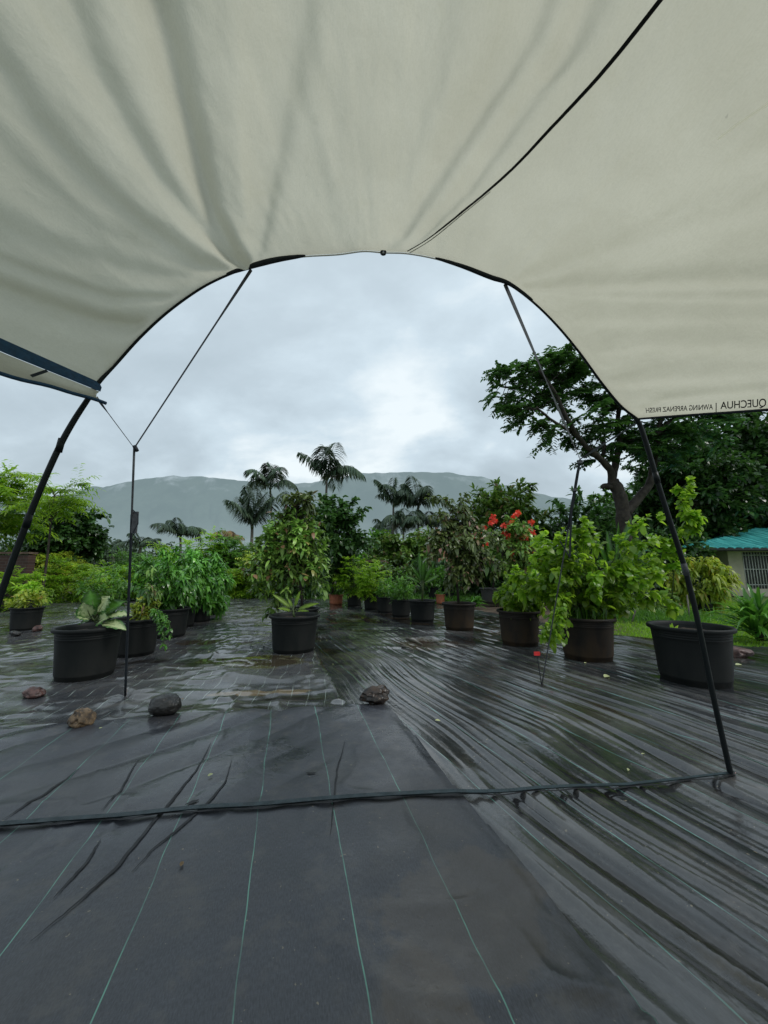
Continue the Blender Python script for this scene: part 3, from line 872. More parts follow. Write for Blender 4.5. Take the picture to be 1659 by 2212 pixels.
G = 'palms beyond the garden'
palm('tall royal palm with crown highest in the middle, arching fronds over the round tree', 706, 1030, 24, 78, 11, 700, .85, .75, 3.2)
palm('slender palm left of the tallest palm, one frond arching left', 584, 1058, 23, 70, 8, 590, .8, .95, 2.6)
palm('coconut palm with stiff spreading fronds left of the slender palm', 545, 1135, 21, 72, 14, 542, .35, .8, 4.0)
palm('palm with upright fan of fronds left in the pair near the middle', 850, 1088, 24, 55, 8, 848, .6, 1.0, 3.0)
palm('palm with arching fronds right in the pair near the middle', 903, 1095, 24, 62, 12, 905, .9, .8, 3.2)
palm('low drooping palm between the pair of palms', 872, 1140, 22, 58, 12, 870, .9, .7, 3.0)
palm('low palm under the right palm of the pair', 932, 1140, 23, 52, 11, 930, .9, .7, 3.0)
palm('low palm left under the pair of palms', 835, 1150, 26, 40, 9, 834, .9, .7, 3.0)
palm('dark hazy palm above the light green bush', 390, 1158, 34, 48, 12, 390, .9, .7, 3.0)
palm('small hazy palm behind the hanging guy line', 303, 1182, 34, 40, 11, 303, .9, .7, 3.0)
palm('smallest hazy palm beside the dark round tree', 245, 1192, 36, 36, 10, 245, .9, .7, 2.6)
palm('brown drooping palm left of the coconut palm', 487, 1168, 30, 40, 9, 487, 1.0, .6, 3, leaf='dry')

# left side
treepx('bamboo_tree', 'feathery light green tree at the left edge of the photo', 'tree', (-130, 1005, 85, 1165), 11, 60, 12, 14, 16, 3.6, 'leaf_bright', prof='lance', droop=.5, tw=34, tone=(.22, .85), pin=True)
treepx('bamboo_tree', 'wispy light green tree with long thin leaves before the hills', 'tree', (50, 1020, 185, 1120), 10, 20, 7, 14, 17, 3.4, 'leaf_bright', prof='lance', droop=.4, tw=38, tone=(.3, .8), inner=.2, pin=True)
treepx('dark_tree', 'dense dark round tree behind the wispy one', 'tree', (60, 1092, 222, 1245), 14, 110, 16, 8, 11, 7, 'leaf_dark', tw=16, inner=.5)
treepx('dark_tree', 'tall dark tree beyond the left edge of the mat', 'tree', (-260, 1040, 40, 1260), 18, 70, 16, 8, 12, 7, 'leaf_dark', tw=18, inner=.5)
for i, (bx, lab, lf) in enumerate([
    ((60, 1192, 175, 1300), 'yellowish shrub behind the far left pots', 'leaf_yellow'),
    ((150, 1210, 260, 1310), 'light green feathery shrub above the variegated plant', 'leaf_bright'),
    ((235, 1190, 330, 1300), 'green shrub behind the guy line', 'leaf_mid'),
    ((-60, 1220, 70, 1310), 'loose green shrub in front of the brick wall', 'leaf_mid'),
    ((345, 1140, 470, 1260), 'light green bush rising behind the row of left pots', 'leaf_bright'),
    ((430, 1170, 560, 1290), 'mid green bush between the left row and the middle tree', 'leaf_mid'),
    ((500, 1200, 600, 1300), 'yellow green bush left of the middle pot', 'leaf_yellow'),
    ((-20, 1250, 120, 1320), 'low yellow green weeds by the left pots', 'leaf_yellow')]):
    treepx('shrub', lab, 'shrub', bx, 13 + (i % 3) * 1.3, 36, 10, 12, 10, 3.0, lf, prof='lance', droop=.4, tw=24, pin=True, tr=1.2, br=.4, tone=(.65, 1.5), group='shrubs along the far edge of the mat')

for i, (bx, lab, lf, Yd) in enumerate([
    ((-70, 1232, 78, 1325), 'low bright weeds hiding the foot of the brick wall', 'leaf_bright', 8.9),
    ((65, 1200, 205, 1305), 'bright feathery bush right of the brick wall', 'leaf_bright', 11.6),
    ((165, 1222, 300, 1308), 'bright feathery bush above the front left pot', 'leaf_bright', 11.2),
    ((255, 1205, 350, 1300), 'feathery green bush left of the glossy potted shrubs', 'leaf_mid', 11.8),
    ((440, 1150, 530, 1270), 'feathery green bush right of the glossy potted shrubs', 'leaf_mid', 15.0),
    ((500, 1215, 580, 1305), 'low bright bush at the end of the left row', 'leaf_bright', 12.6)]):
    treepx('shrub', lab, 'shrub', bx, Yd, 40, 9, 12, 11, 3.2, lf, prof='lance', droop=.4, tw=24, tr=1.0, br=.4, pin=True, tone=(.3, .9) if lf == 'leaf_bright' else (.8, 1.7), group='shrubs along the far edge of the mat')
# brick wall at the left edge
def brick_mat():
    m, nt = newmat('dark_brick'); t = NT(nt)
    b = t.n('ShaderNodeTexBrick'); t.l(t.mapping(coords(t, 'Object'), (1, 1, 1), rot=(pi / 2, 0, 0)), b.inputs[0])
    b.inputs['Color1'].default_value = (.06, .032, .024, 1); b.inputs['Color2'].default_value = (.035, .02, .016, 1); b.inputs['Mortar'].default_value = (.07, .06, .05, 1)
    b.inputs['Scale'].default_value = 3.5; b.inputs['Mortar Size'].default_value = .02
    t.out(t.pri(b.outputs[0], .8, .3).outputs[0]); return m
WY = 9.6
a = at(-160, 1200, WY); b = at(70, 1200, WY); zt = at(0, 1197, WY).z
wl = thing('brick_wall', 'low dark brick wall at the left edge behind the weeds', 'wall', (a.lerp(b, .5).x, WY, 0))
MB().box(((a.x + b.x) / 2, WY, zt / 2 - .05), (b.x - a.x, .2, zt + .05)).build('wall', brick_mat(), wl, False)
MB().box(((a.x + b.x) / 2, WY, zt + .025), (b.x - a.x + .05, .26, .05)).build('coping', M['timber'], wl, False)

# behind the middle
for i, (bx, lab, lf, Yd) in enumerate([
    ((590, 1225, 720, 1305), 'dark low shrub behind the middle pot', 'leaf_dark', 13.2),
    ((690, 1200, 790, 1290), 'mid green shrub behind the terracotta pot', 'leaf_mid', 14.5),
    ((800, 1215, 900, 1295), 'olive shrub behind the low herbs of the right row', 'leaf_olive', 14),
    ((880, 1205, 990, 1285), 'dark shrub behind the banana like plant', 'leaf_dark', 14.5),
    ((1060, 1190, 1230, 1310), 'dark thicket behind the red flowers', 'leaf_dark', 12.0),
    ((1225, 1230, 1340, 1330), 'dark low thicket behind the widest vine', 'leaf_dark', 9.5),
    ((1330, 1240, 1450, 1335), 'dark leafy clutter beside the garden table', 'leaf_olive', 9.0),
    ((560, 1170, 660, 1290), 'yellow green shrub showing through the middle tree', 'leaf_bright', 14)]):
    treepx('shrub', lab, 'shrub', bx, Yd, 34, 9, 7, 13, 5, lf, droop=.4, tw=15, tr=1.0, br=.4, tone=(.35, .8) if lf == 'leaf_bright' else (.9, 1.8), group='low shrubs behind the right rows')
treepx('round_tree', 'dense dark green round tree behind the middle potted tree', 'tree', (650, 1070, 792, 1250), 10.5, 80, 16, 8, 12, 7, 'leaf_dark', tw=16, tr=3.5, inner=.5, dx=-.05, tone=(.8, 1.5))
treepx('shrub', 'green bushes below the palm pair', 'shrub', (790, 1160, 960, 1270), 20, 60, 14, 7, 13, 6, 'leaf_olive', tw=20, tone=(.8, 1.6))
treepx('shrub', 'yellowish green thicket right of the round tree', 'shrub', (780, 1150, 850, 1240), 22, 36, 12, 7, 11, 5, 'leaf_mid', tw=16)
treepx('shrub', 'dark shrubs left behind the middle tree', 'shrub', (470, 1180, 600, 1290), 16, 46, 12, 7, 13, 5, 'leaf_olive', tw=16, tone=(.7, 1.4))

# right background
treepx('frangipani_tree', 'broad dark tree with paddle leaves behind the red flowers', 'tree', (1010, 1045, 1185, 1240), 15, 90, 10, 8, 19, 6, 'leaf_olive', prof='lance', tw=14, tr=4, tone=(.8, 1.5), lbias=.2)
treepx('frangipani_tree', 'second broad dark tree right of the first, before the big trunk', 'tree', (1150, 1070, 1330, 1240), 16, 80, 10, 8, 17, 6, 'leaf_dark', prof='lance', tw=14, tr=4, tone=(.9, 1.5), lbias=.2)
treepx('tree', 'hazy tree filling the gap under the big tree fork', 'tree', (1290, 1030, 1440, 1200), 24, 60, 12, 8, 10, 6, 'leaf_mid', tw=14, tone=(.5, .9))
treepx('dark_tree', 'tall dark tree behind the house at the right edge', 'tree', (1450, 860, 1850, 1230), 20, 260, 18, 9, 16, 8, 'leaf_dark', tw=26, tr=5, inner=.35, tone=(.5, 1.25))
treepx('dark_tree', 'dark tree between the big trunk and the teal roof', 'tree', (1395, 930, 1570, 1250), 17, 170, 16, 9, 14, 7, 'leaf_dark', tw=22, tr=5, inner=.35, tone=(.45, 1.1))
treepx('shrub', 'dark shrub under the big tree beside the house', 'shrub', (1400, 1150, 1510, 1290), 13.5, 50, 12, 8, 13, 6, 'leaf_dark', tw=14)
treepx('shrub', 'dark low hedge behind the bright green vines', 'shrub', (1180, 1170, 1400, 1300), 12.5, 80, 12, 8, 12, 6, 'leaf_dark', tw=16, tone=(.8, 1.6))
treepx('shrub', 'dark shrub behind the purplish potted tree', 'shrub', (985, 1170, 1100, 1290), 13.5, 50, 12, 8, 13, 6, 'leaf_dark', tw=16, tone=(.8, 1.5))

# the big spreading tree
BT = 12.0
base = at(1345, 1226, BT); base.z = 0
root = thing('spreading_tree', 'big spreading tree with forked dark trunk behind the right side of the awning', 'tree', base)
tb = MB(); sB = BT / F
def limb(pts, r0, r1, dy=0.0):
    P = [at(x, y, BT + dy * i / max(1, len(pts) - 1)) for i, (x, y) in enumerate(pts)]
    # smooth through points
    out = []
    for i in range(len(P) - 1):
        p0 = P[max(i - 1, 0)]; p1 = P[i]; p2 = P[i + 1]; p3 = P[min(i + 2, len(P) - 1)]
        for k in range(5):
            t = k / 5
            out.append(.5 * ((2 * p1) + (-p0 + p2) * t + (2 * p0 - 5 * p1 + 4 * p2 - p3) * t * t + (-p0 + 3 * p1 - 3 * p2 + p3) * t ** 3))
    out.append(P[-1])
    n = len(out)
    out = [o + Vector((random.uniform(-1, 1), random.uniform(-1, 1), random.uniform(-1, 1))) * .6 * sB for o in out]
    tb.tube(out, [(r0 + (r1 - r0) * (i / (n - 1)) ** .8) * sB * random.uniform(.93, 1.07) for i in range(n)], 12)
    return out
limb([(1345, 1255), (1348, 1150), (1345, 1100), (1335, 1060), (1322, 1040)], 17, 12)
L1 = limb([(1322, 1045), (1318, 1015), (1290, 985), (1258, 955), (1225, 905), (1200, 850), (1165, 800)], 9, 2.5, -1.0)
L2 = limb([(1322, 1040), (1330, 1000), (1338, 960), (1335, 900), (1345, 840), (1330, 780)], 9, 2.5, .8)
L3 = limb([(1350, 1110), (1380, 1075), (1405, 1040), (1415, 980), (1425, 920), (1440, 850), (1430, 780)], 12, 3, .5)
L4 = limb([(1422, 940), (1450, 910), (1490, 880), (1530, 850)], 7, 3, .6)
L5 = limb([(1258, 955), (1230, 930), (1195, 910), (1160, 880)], 5, 2, -1.5)
L6 = limb([(1225, 905), (1180, 860), (1120, 840), (1080, 835)], 5, 2, .5)
L7 = limb([(1300, 990), (1306, 970), (1303, 955)], 5, 4)
L8 = limb([(1325, 1052), (1308, 1050), (1300, 1052)], 8, 5)
tb.build('trunk', M['bark'], root)
starts = L1[8:] + L2[10:] + L3[15:] + L4[6:] + L5[6:] + L6[4:]
for j, (bx, nb) in enumerate([((1120, 760, 1270, 850), 26), ((1045, 800, 1150, 900), 16), ((1080, 840, 1200, 930), 14), ((1130, 880, 1240, 975), 16),
                              ((1200, 760, 1400, 870), 34), ((1225, 830, 1400, 960), 30), ((1380, 750, 1560, 900), 34), ((1440, 860, 1570, 960), 14), ((1250, 900, 1400, 1000), 16), ((1370, 880, 1480, 985), 18), ((1400, 900, 1530, 1010), 18), ((1170, 735, 1330, 800), 16)]):
    x0, y0, x1, y1 = bx
    c = at((x0 + x1) / 2, (y0 + y1) / 2, BT); e = at(x1, y0, BT)
    o = grow(root, base, c, (e.x - c.x, 1.0, e.z - c.z), int(nb * .8), 7, 16, 13 * sB, 5.5 * sB, M['leaf_dark'], M['bark'], trunk=[base, base + Vector((0, 0, .3))], tr=.02,
             starts=[tuple(s) for s in starts], br=1.0 * sB, tw=30 * sB, prof='oval', droop=.3, pin=True, lname='crown', wname='limb', tone=(.9, 2.2), inner=.25, up=.05)

# ------------------------------------------------------------------ house at the right
HY = 13.6
def corr_mat():
    m, nt = newmat('teal_roof_sheet'); t = NT(nt); pz = wpos(t)
    c = t.mix(t.rng(t.noise(t.mapping(pz, (3, .4, 1)), 2.5, 5), .35, .65), (.02, .20, .20), (.08, .42, .40))
    c = t.mix(t.rng(t.noise(pz, 14, 4), .62, .8, 0, .4), c, (.3, .42, .40))
    t.out(t.pri(c, .35, .5).outputs[0]); return m
e0 = at(1478, 1184, HY); top0 = at(1659, 1141, HY + 1.6)
house = thing('house', 'cream bungalow with teal corrugated roof and barred window at the right edge', 'house', (at(1620, 1284, HY + .5).x, HY + .5, 0))
rb = MB(); nx = 441; x0, x1 = e0.x, e0.x + 11.0
V = []; ridgez = top0.z + .9
for i in range(nx):
    x = x0 + (x1 - x0) * i / (nx - 1)
    zz = .045 * min(1, 1.6 * abs(sin((x - x0) * pi / .30)))
    # hipped end: ridge height grows from the left corner
    hz = min(1.0, (x - x0) / 5.5)
    for k in range(2):
        V.append((x, HY + (2.9 * hz + .02) * k, e0.z - .02 + zz + (1.0 * hz) * k))
rb.add(V, [(2 * i, 2 * i + 2, 2 * i + 3, 2 * i + 1) for i in range(nx - 1)])
V2 = []
for i in range(60):                 # left hip slope
    y = HY + 5.8 * i / 59
    hz = min(i / 29.5, (59 - i) / 29.5)
    V2 += [(x0, y, e0.z - .02 + .02 * abs(sin(i * pi / 4))), (x0 + 5.5 * hz, y, e0.z - .02 + 1.0 * hz)]
rb.add(V2, [(2 * i, 2 * i + 1, 2 * i + 3, 2 * i + 2) for i in range(59)])
rb.build('roof', corr_mat(), house, False)
fb = MB(); fb.box(((x0 + x1) / 2, HY + .06, e0.z - .07), (x1 - x0 - .04, .03, .08)); fb.build('fascia', M['timber'], house, False)
gt = MB(); gt.tube([(x0 + .1, HY - .03, e0.z - .06), (x1, HY - .03, e0.z - .06)], .05, 8); gt.build('gutter', M['pot_grey'], house)
wx0 = at(1572, 1200, HY + .9).x; wallz = e0.z - .02
M['cream'] = plain('cream_plaster', (.52, .47, .36), .8, .3, .12, 2.2, .1)
wxa = at(1603, 1200, HY + .9).x
wm = MB(); wy = HY + .9
wm.box(((wx0 + wxa) / 2, wy + .1, wallz / 2), (wxa - wx0, .2, wallz + .1))
wzb = at(1620, 1272, wy).z; 
wm.box(((wxa + x1) / 2 + .3, wy + .1, wzb / 2 - .05), (x1 - wxa + .6, .2, wzb + .1))
wm.box((wx0 + .1, wy + 2.3, wallz / 2), (.2, 4.2, wallz + .1))
wm.box(((wxa + x1) / 2, wy + .1, wallz - .03), (x1 - wxa, .2, .1))
wm.box((x1, wy + .1, wallz / 2), (2.0, .2, wallz + .1))
wm.build('wall', M['cream'], house, False)
fr = MB(); fr.box(((wxa + x1) / 2, wy + .19, (wzb + wallz) / 2), (x1 - wxa, .02, wallz - wzb)); wn = fr.build('window', plain('dark_interior', (.02, .02, .018), .3, .5), house, False)
bars = MB()
for i in range(60):
    x = wxa + .05 + i * .11
    bars.tube([(x, wy + .03, wzb), (x, wy + .03, wallz)], .012, 6)
for z in (wzb + .15, (wzb + wallz) / 2, wallz - .2): bars.box(((wxa + x1) / 2 - .5, wy + .045, z), (x1 - wxa - 1, .012, .03))
bars.build('window_grille', M['white'], wn)

# small salmon building and timber shelter far behind
b_ = at(962, 1185, 27)
hs = thing('building', 'small salmon building glimpsed behind the purplish tree', 'building', (b_.x, 27, 0))
MB().box((b_.x, 27, b_.z / 2 + .2), (2.6, 2, b_.z + .4)).build('wall', M['pinkwall'], hs, False)
rf = MB(); rf.add([(b_.x - 1.6, 25.8, b_.z + .38), (b_.x + 1.6, 25.8, b_.z + .38), (b_.x + 1.6, 27, b_.z + 1.0), (b_.x - 1.6, 27, b_.z + 1.0), (b_.x - 1.6, 28.2, b_.z + .38), (b_.x + 1.6, 28.2, b_.z + .38)], [(0, 1, 2, 3), (3, 2, 5, 4)]); rf.build('roof', M['timber'], hs, False)
s0 = at(775, 1212, 17); s1 = at(830, 1212, 17)
sh = thing('shelter', 'low dark timber shelter behind the yellow green potted shrubs', 'shelter', ((s0.x + s1.x) / 2, 17, 0))
MB().box(((s0.x + s1.x) / 2, 17.4, s0.z), (s1.x - s0.x + .3, 1.2, .08)).build('roof', M['timber'], sh, False)
for xx in (s0.x, s1.x):
    for yy in (17, 17.8): MB().box((xx, yy, s0.z / 2 - .045), (.09, .09, s0.z + .0)).build('post', M['timber'], sh, False)
# low bench / table seen under the vines
tbp = at(1410, 1285, 9.5)
tt = thing('garden_table', 'low pale garden table behind the right hand vines', 'table', (tbp.x, 9.5, 0))
MB().box((tbp.x, 9.5, tbp.z), (1.3, .5, .035)).build('table_top', M['white'], tt, False)
for xx in (-.55, .55):
    for yy in (-.2, .2): MB().tube([(tbp.x + xx, 9.5 + yy, -.1), (tbp.x + xx * .9, 9.5 + yy, tbp.z - .02)], .02, 6).build('leg', M['white'], tt)
# timber fence rail in the background
fa = at(880, 1262, 14.5); fb2 = at(1120, 1262, 14.5)
fn = thing('rail_fence', 'low timber rail fence behind the middle right pots', 'fence', (fa.lerp(fb2, .5).x, 14.5, 0))
for zpx in (1232, 1250):
    z = at(1000, zpx, 14.5).z; MB().box(((fa.x + fb2.x) / 2, 14.5, z), (fb2.x - fa.x, .05, .06)).build('rail', M['timber'], fn, False)
for i in range(5):
    x = fa.x + (fb2.x - fa.x) * i / 4; MB().box((x, 14.56, .4), (.08, .08, .95)).build('post', M['timber'], fn, False)

# ------------------------------------------------------------------ grass and weeds
def blades(name, label, n, fx, H, W, leaf, cat='grass'):
    mb = MB()
    P = fx(n); m = len(P)
    D = norm(np.stack([rng.normal(size=m) * .35, rng.normal(size=m) * .35, np.ones(m)], 1))
    N_ = rand_unit(m) * np.array([1, 1, .1])
    cl_ = fbm(P[:, 0] * 2, P[:, 1] * 2, 2, 44)
    leaves(mb, P, D, N_, H * (.5 + rng.random(m)) * (.4 + 1.2 * cl_), W * (.7 + .6 * rng.random(m)), 'strip', .35, .1, .6 + .7 * cl_)
    return tag(mb.build(name, M[leaf]), label, cat, kind='stuff')
def lawn(n):
    x = rng.uniform(1.5, 11, n); y = 4.2 + 9 * rng.random(n) ** 1.3
    k = (inMat(x, y) < -.02) & (x - .62 * y > -.3 + .5 * (rng.random(n) - .5))
    return np.stack([x[k], y[k], np.full(k.sum(), -.07)], 1)
blades('lawn_grass', 'short bright green grass of the lawn before the house', 60000, lawn, .10, .012, 'grass')
def edge(n):
    x = rng.uniform(-10, 3.5, n); y = 11.3 + 5 * rng.random(n) ** 1.5
    k = inMat(x, y) < .1
    return np.stack([x[k], y[k], np.full(k.sum(), -.05)], 1)
blades('weeds', 'mixed low weeds along the far edge of the mat', 16000, edge, .26, .03, 'leaf_mid', 'weeds')
def tuft(n):
    c = ground(1440, 1345); c2 = ground(1500, 1340)
    x = rng.normal(c.x + .3, .5, n); y = rng.normal(c.y + .9, .35, n)
    k = inMat(x, y) < 0
    return np.stack([x[k], y[k], np.full(k.sum(), -.06)], 1)
blades('grass_tuft', 'taller green grass behind the biggest black pot', 3200, tuft, .30, .012, 'leaf_mid')

# ------------------------------------------------------------------ potted plants
def pc(k, x0, y0, x1, y1):
    """crown of plant k filling the surveyed box at the pot's distance"""
    Y = PG[k][1]
    c = at((x0 + x1) / 2, (y0 + y1) / 2, Y); e = at(x1, y0, Y)
    return c, (e.x - c.x, min(e.x - c.x, e.z - c.z) , e.z - c.z), Y / F

# broad variegated leaves
def var_mat():
    m, nt = newmat('variegated_leaf'); t = NT(nt)
    g = t.n('ShaderNodeNewGeometry'); at_ = t.n('ShaderNodeAttribute'); at_.attribute_name = 'tone'
    nz = t.noise(g.outputs['Position'], 28, 5, .7)
    cen = t.rng(t.math('ADD', nz, t.math('MULTIPLY', at_.outputs['Fac'], .5)), .52, .82)
    c = t.mix(cen, (.06, .17, .035), (.50, .58, .30))
    p = t.pri(c, .3, .5); tr = t.n('ShaderNodeBsdfTranslucent'); t.l(c, tr.inputs[0])
    ms = t.n('ShaderNodeMixShader'); ms.inputs[0].default_value = .25
    t.l(p.outputs[0], ms.inputs[1]); t.l(tr.outputs[0], ms.inputs[2]); t.out(ms.outputs[0]); return m
M['varieg'] = var_mat()
def bigleaf(root, name, base, tip, W, N, mat, droop=.15, stalk=.25, fold=.35, wood='stem'):
    """one broad leaf with ribbed blade and stalk; tip and base are world points"""
    base = np.array(base); tip = np.array(tip); d = tip - base; Ln = np.linalg.norm(d)
    st = base + d * stalk
    mb = MB()
    K, J = 12, 9
    dn = norm(d[None])[0]; N = np.array(N, float); N = norm((N - dn * N.dot(dn))[None])[0]; sd_ = np.cross(dn, N)
    V = []; T = []
    for i in range(K):
        t = i / (K - 1)
        w = W * (np.interp(t, [0, .08, .25, .45, .7, .88, 1], [.06, .5, .9, 1, .78, .38, .01]))
        c = st + (tip - st) * t + np.array([0, 0, -1]) * droop * Ln * (t * t - t * .3)
        for j in range(J):
            q = (j / (J - 1) - .5) * 2
            rip = .012 * W / .15 * sin(t * 26 + abs(q) * 5) * abs(q)
            V.append(c + sd_ * q * w / 2 + N * (abs(q) * fold * w / 2 + rip)); T.append(1 - abs(q))
    Fc = [(i * J + j, i * J + j + 1, (i + 1) * J + j + 1, (i + 1) * J + j) for i in range(K - 1) for j in range(J - 1)]
    mb.add(V, Fc, np.array(T))
    o = mb.build(name, mat, root)
    s = MB(); s.tube([base, base + d * stalk * .6 + np.array([0, 0, .02]), st, st + (tip - st) * .5 + np.array([0, 0, -.5 * Ln * droop * .1]) - N * .003], [.008, .007, .006, .003], 6); s.build('stalk', M[wood], o)
    return o

root, sp_ = potted('a', 'black pot at the left front holding a plant with broad cream and green leaves')
Ya = PG['a'][1]
for (bx, by, tx, ty, W_, N_, dy, mt) in [
    (205, 1335, 196, 1268, .13, (.4, -1, .1), -.02, 'leaf_glossy'), (205, 1335, 236, 1283, .20, (-.2, -1, .3), .04, 'varieg'),
    (210, 1338, 272, 1293, .13, (-.2, -1, .6), .06, 'leaf_glossy'), (205, 1342, 160, 1322, .10, (.2, -.8, 1), -.10, 'varieg'),
    (208, 1340, 285, 1322, .10, (0, -.5, 1), -.05, 'varieg'), (200, 1342, 180, 1298, .14, (.3, -1, .3), -.12, 'varieg'),
    (205, 1345, 275, 1352, .09, (0, -.7, 1), -.16, 'varieg'), (205, 1340, 245, 1310, .13, (0, -1, .5), .12, 'leaf_mid'),
    (200, 1340, 172, 1345, .09, (0, -.6, 1), .05, 'leaf_mid'), (210, 1345, 232, 1330, .12, (0, -1, .5), -.15, 'varieg')]:
    bigleaf(root, 'leaf', at(bx, by, Ya), at(tx, ty, Ya + dy), W_ * 1.2, N_, M[mt], .12)

root, sp_ = potted('b', 'black pot second from the front on the left with trailing vine over its rim')
c, r, s = pc('b', 285, 1290, 350, 1335)
grow(root, sp_, c, r, 26, 5, 4, 10 * s, 5 * s, M['leaf_yellow'], M['stem'], br=.3 * s, tw=8 * s, tone=(.5, 1))
c, r, s = pc('b', 315, 1215, 345, 1325)
grow(root, sp_, c, r, 10, 6, 4, 13 * s, 5 * s, M['leaf_olive'], M['stem'], br=.5 * s, tw=8 * s, lname='foliage', tone=(1, 2), droop=.8)
vb = MB(); vs = MB()
for i in range(9):
    a0 = at(328 + i * 2.4, 1322 + random.uniform(-4, 6), PG['b'][1] - PG['b'][2] * .8); e0_ = at(345 + i * 3, 1365 + random.uniform(-15, 35), PG['b'][1] - PG['b'][2] * .9)
    pts = curve(a0, e0_, .35, 9, .01); vs.tube(pts, .003, 4)
    for p in pts:
        leaves(vb, np.tile(p, (4, 1)), rand_unit(4), rand_unit(4) + [0, -1, 1], .045, .022, 'oval', .4, .2, random.uniform(.7, 1.3))
vb.build('vine_foliage', M['leaf_glossy'], root); vs.build('vine_stem', M['stem'], root)

for k, bx, lab, tn in [('c', (300, 1190, 425, 1310), 'black pot third from the front on the left with drooping dark leafed shrub', (.6, 1.5)),
                       ('d', (345, 1170, 455, 1300), 'black pot fourth in the left row, glossy shrub reaching highest in that row', (.9, 2.0)),
                       ('e', (395, 1200, 490, 1340), 'black pot fifth in the left row hidden under hanging glossy foliage', (.8, 1.6)),
                       ('f', (430, 1205, 500, 1320), 'black pot last in the left row with dark glossy foliage', (.8, 1.5))]:
    root, sp_ = potted(k, lab); c, r, s = pc(k, *bx)
    n = 34 if k in 'cd' else 26
    grow(root, sp_, c, r, n, 9, 9, 17 * s, 6 * s, M['leaf_glossy'], M['bark_pale'], br=.8 * s, tw=10 * s, prof='oval', droop=.6, tone=tn, lbias=.0, inner=.3)

root, sp_ = potted('g', 'black pot nearest the left edge of the photo with yellowing weeds'); c, r, s = pc('g', 20, 1275, 95, 1312)
grow(root, sp_, c, r, 16, 5, 4, 13 * s, 5 * s, M['leaf_yellow'], M['stem'], br=.4 * s, tw=10 * s)
root, sp_ = potted('h', 'black pot just behind the one nearest the left edge'); c, r, s = pc('h', 40, 1262, 95, 1292)
grow(root, sp_, c, r, 16, 6, 4, 14 * s, 4 * s, M['leaf_bright'], M['stem'], br=.4 * s, tw=10 * s, prof='lance')
root, sp_ = potted('i', 'black pot mostly hidden behind the cream and green leaved plant'); c, r, s = pc('i', 180, 1240, 290, 1312)
grow(root, sp_, c, r, 22, 6, 5, 16 * s, 4 * s, M['leaf_mid'], M['stem'], br=.4 * s, tw=12 * s, prof='lance')

# middle pot, young plant with paddle leaves
root, sp_ = potted('j', 'black pot alone in the middle with a young plant of few paddle leaves')
Yj = PG['j'][1]
for (bx, by, tx, ty, W_, N_, dy) in [(634, 1320, 588, 1280, .075, (.5, -.8, .8), -.05), (635, 1318, 650, 1272, .065, (-.7, -1, .1), 0),
                                     (634, 1322, 600, 1312, .075, (.2, -.8, 1), -.15), (636, 1320, 690, 1300, .075, (0, -.9, .9), 0),
                                     (636, 1322, 668, 1318, .06, (0, -.5, 1), -.1), (633, 1318, 622, 1290, .05, (.6, -1, .2), .1)]:
    bigleaf(root, 'leaf', at(bx, by, Yj), at(tx, ty, Yj + dy), W_, N_, M['leaf_bright'], .08, .15)
st_ = MB(); st_.tube([tuple(sp_), at(634, 1325, Yj), at(634, 1308, Yj)], [.016, .014, .008], 8); st_.build('stem', M['stem'], root)

# tall loose tree behind it
root, sp_ = potted('k', 'black pot behind the middle pot with tall loose tree of coppery green leaves'); Yk = PG['k'][1]
tk = [sp_, at(650, 1270, Yk), at(640, 1220, Yk), at(634, 1150, Yk), at(640, 1090, Yk)]
c, r, s = pc('k', 535, 1150, 706, 1292)
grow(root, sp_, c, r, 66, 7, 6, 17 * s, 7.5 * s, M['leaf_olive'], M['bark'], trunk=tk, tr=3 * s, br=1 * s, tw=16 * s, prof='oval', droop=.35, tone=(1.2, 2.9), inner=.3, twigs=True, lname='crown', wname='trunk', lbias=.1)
for bx, n in [((610, 1045, 640, 1150), 12), ((655, 1055, 690, 1150), 10), ((585, 1100, 650, 1180), 14), ((640, 1120, 690, 1190), 10), ((515, 1215, 575, 1290), 12), ((555, 1270, 610, 1335), 9), ((650, 1140, 715, 1250), 12), ((545, 1140, 600, 1220), 10)]:
    c, r, s = pc('k', *bx)
    grow(root, sp_, c, r, n, 5, 5, 17 * s, 6.5 * s, M['leaf_red' if bx[1] < 1100 else 'leaf_olive'], M['bark'], trunk=[tk[-2], tk[-1]] if bx[1] < 1130 else [tk[1], tk[2]], tr=2 * s, br=.8 * s, tw=14 * s, droop=.5, tone=(.9, 2), inner=.2, twigs=True, lname='crown', wname='limb')

# right-hand row, from far to near
tc = thing('potted_plant', 'terracotta pot at the far end of the right row, behind it green shrubs', 'potted plant', (PG['l'][0], PG['l'][1], .016), 'terracotta pots'); sp_ = pot_mesh('l', M['terracotta'], tc)
c, r, s = pc('l', 708, 1255, 746, 1282); grow(tc, sp_, c, r, 8, 4, 4, 10 * s, 4 * s, M['leaf_mid'], M['stem'], br=.3 * s, tw=7 * s)
root, sp_ = potted('m', 'farthest black pot of the right row with tall yellow green shrub'); c, r, s = pc('m', 728, 1205, 795, 1285)
grow(root, sp_, c, r, 30, 8, 12, 9 * s, 3.2 * s, M['leaf_bright'], M['stem'], br=.5 * s, tw=16 * s, prof='lance', droop=.4, pin=True, tone=(.5, .95))
root, sp_ = potted('n', 'second farthest black pot of the right row with yellow green shrub'); c, r, s = pc('n', 775, 1212, 832, 1285)
grow(root, sp_, c, r, 28, 8, 12, 9 * s, 3.2 * s, M['leaf_bright'], M['stem'], br=.5 * s, tw=16 * s, prof='lance', droop=.4, pin=True, tone=(.5, .95))
root, sp_ = potted('o', 'small black pot third from the far end of the right row with sparse herb'); c, r, s = pc('o', 815, 1250, 855, 1290)
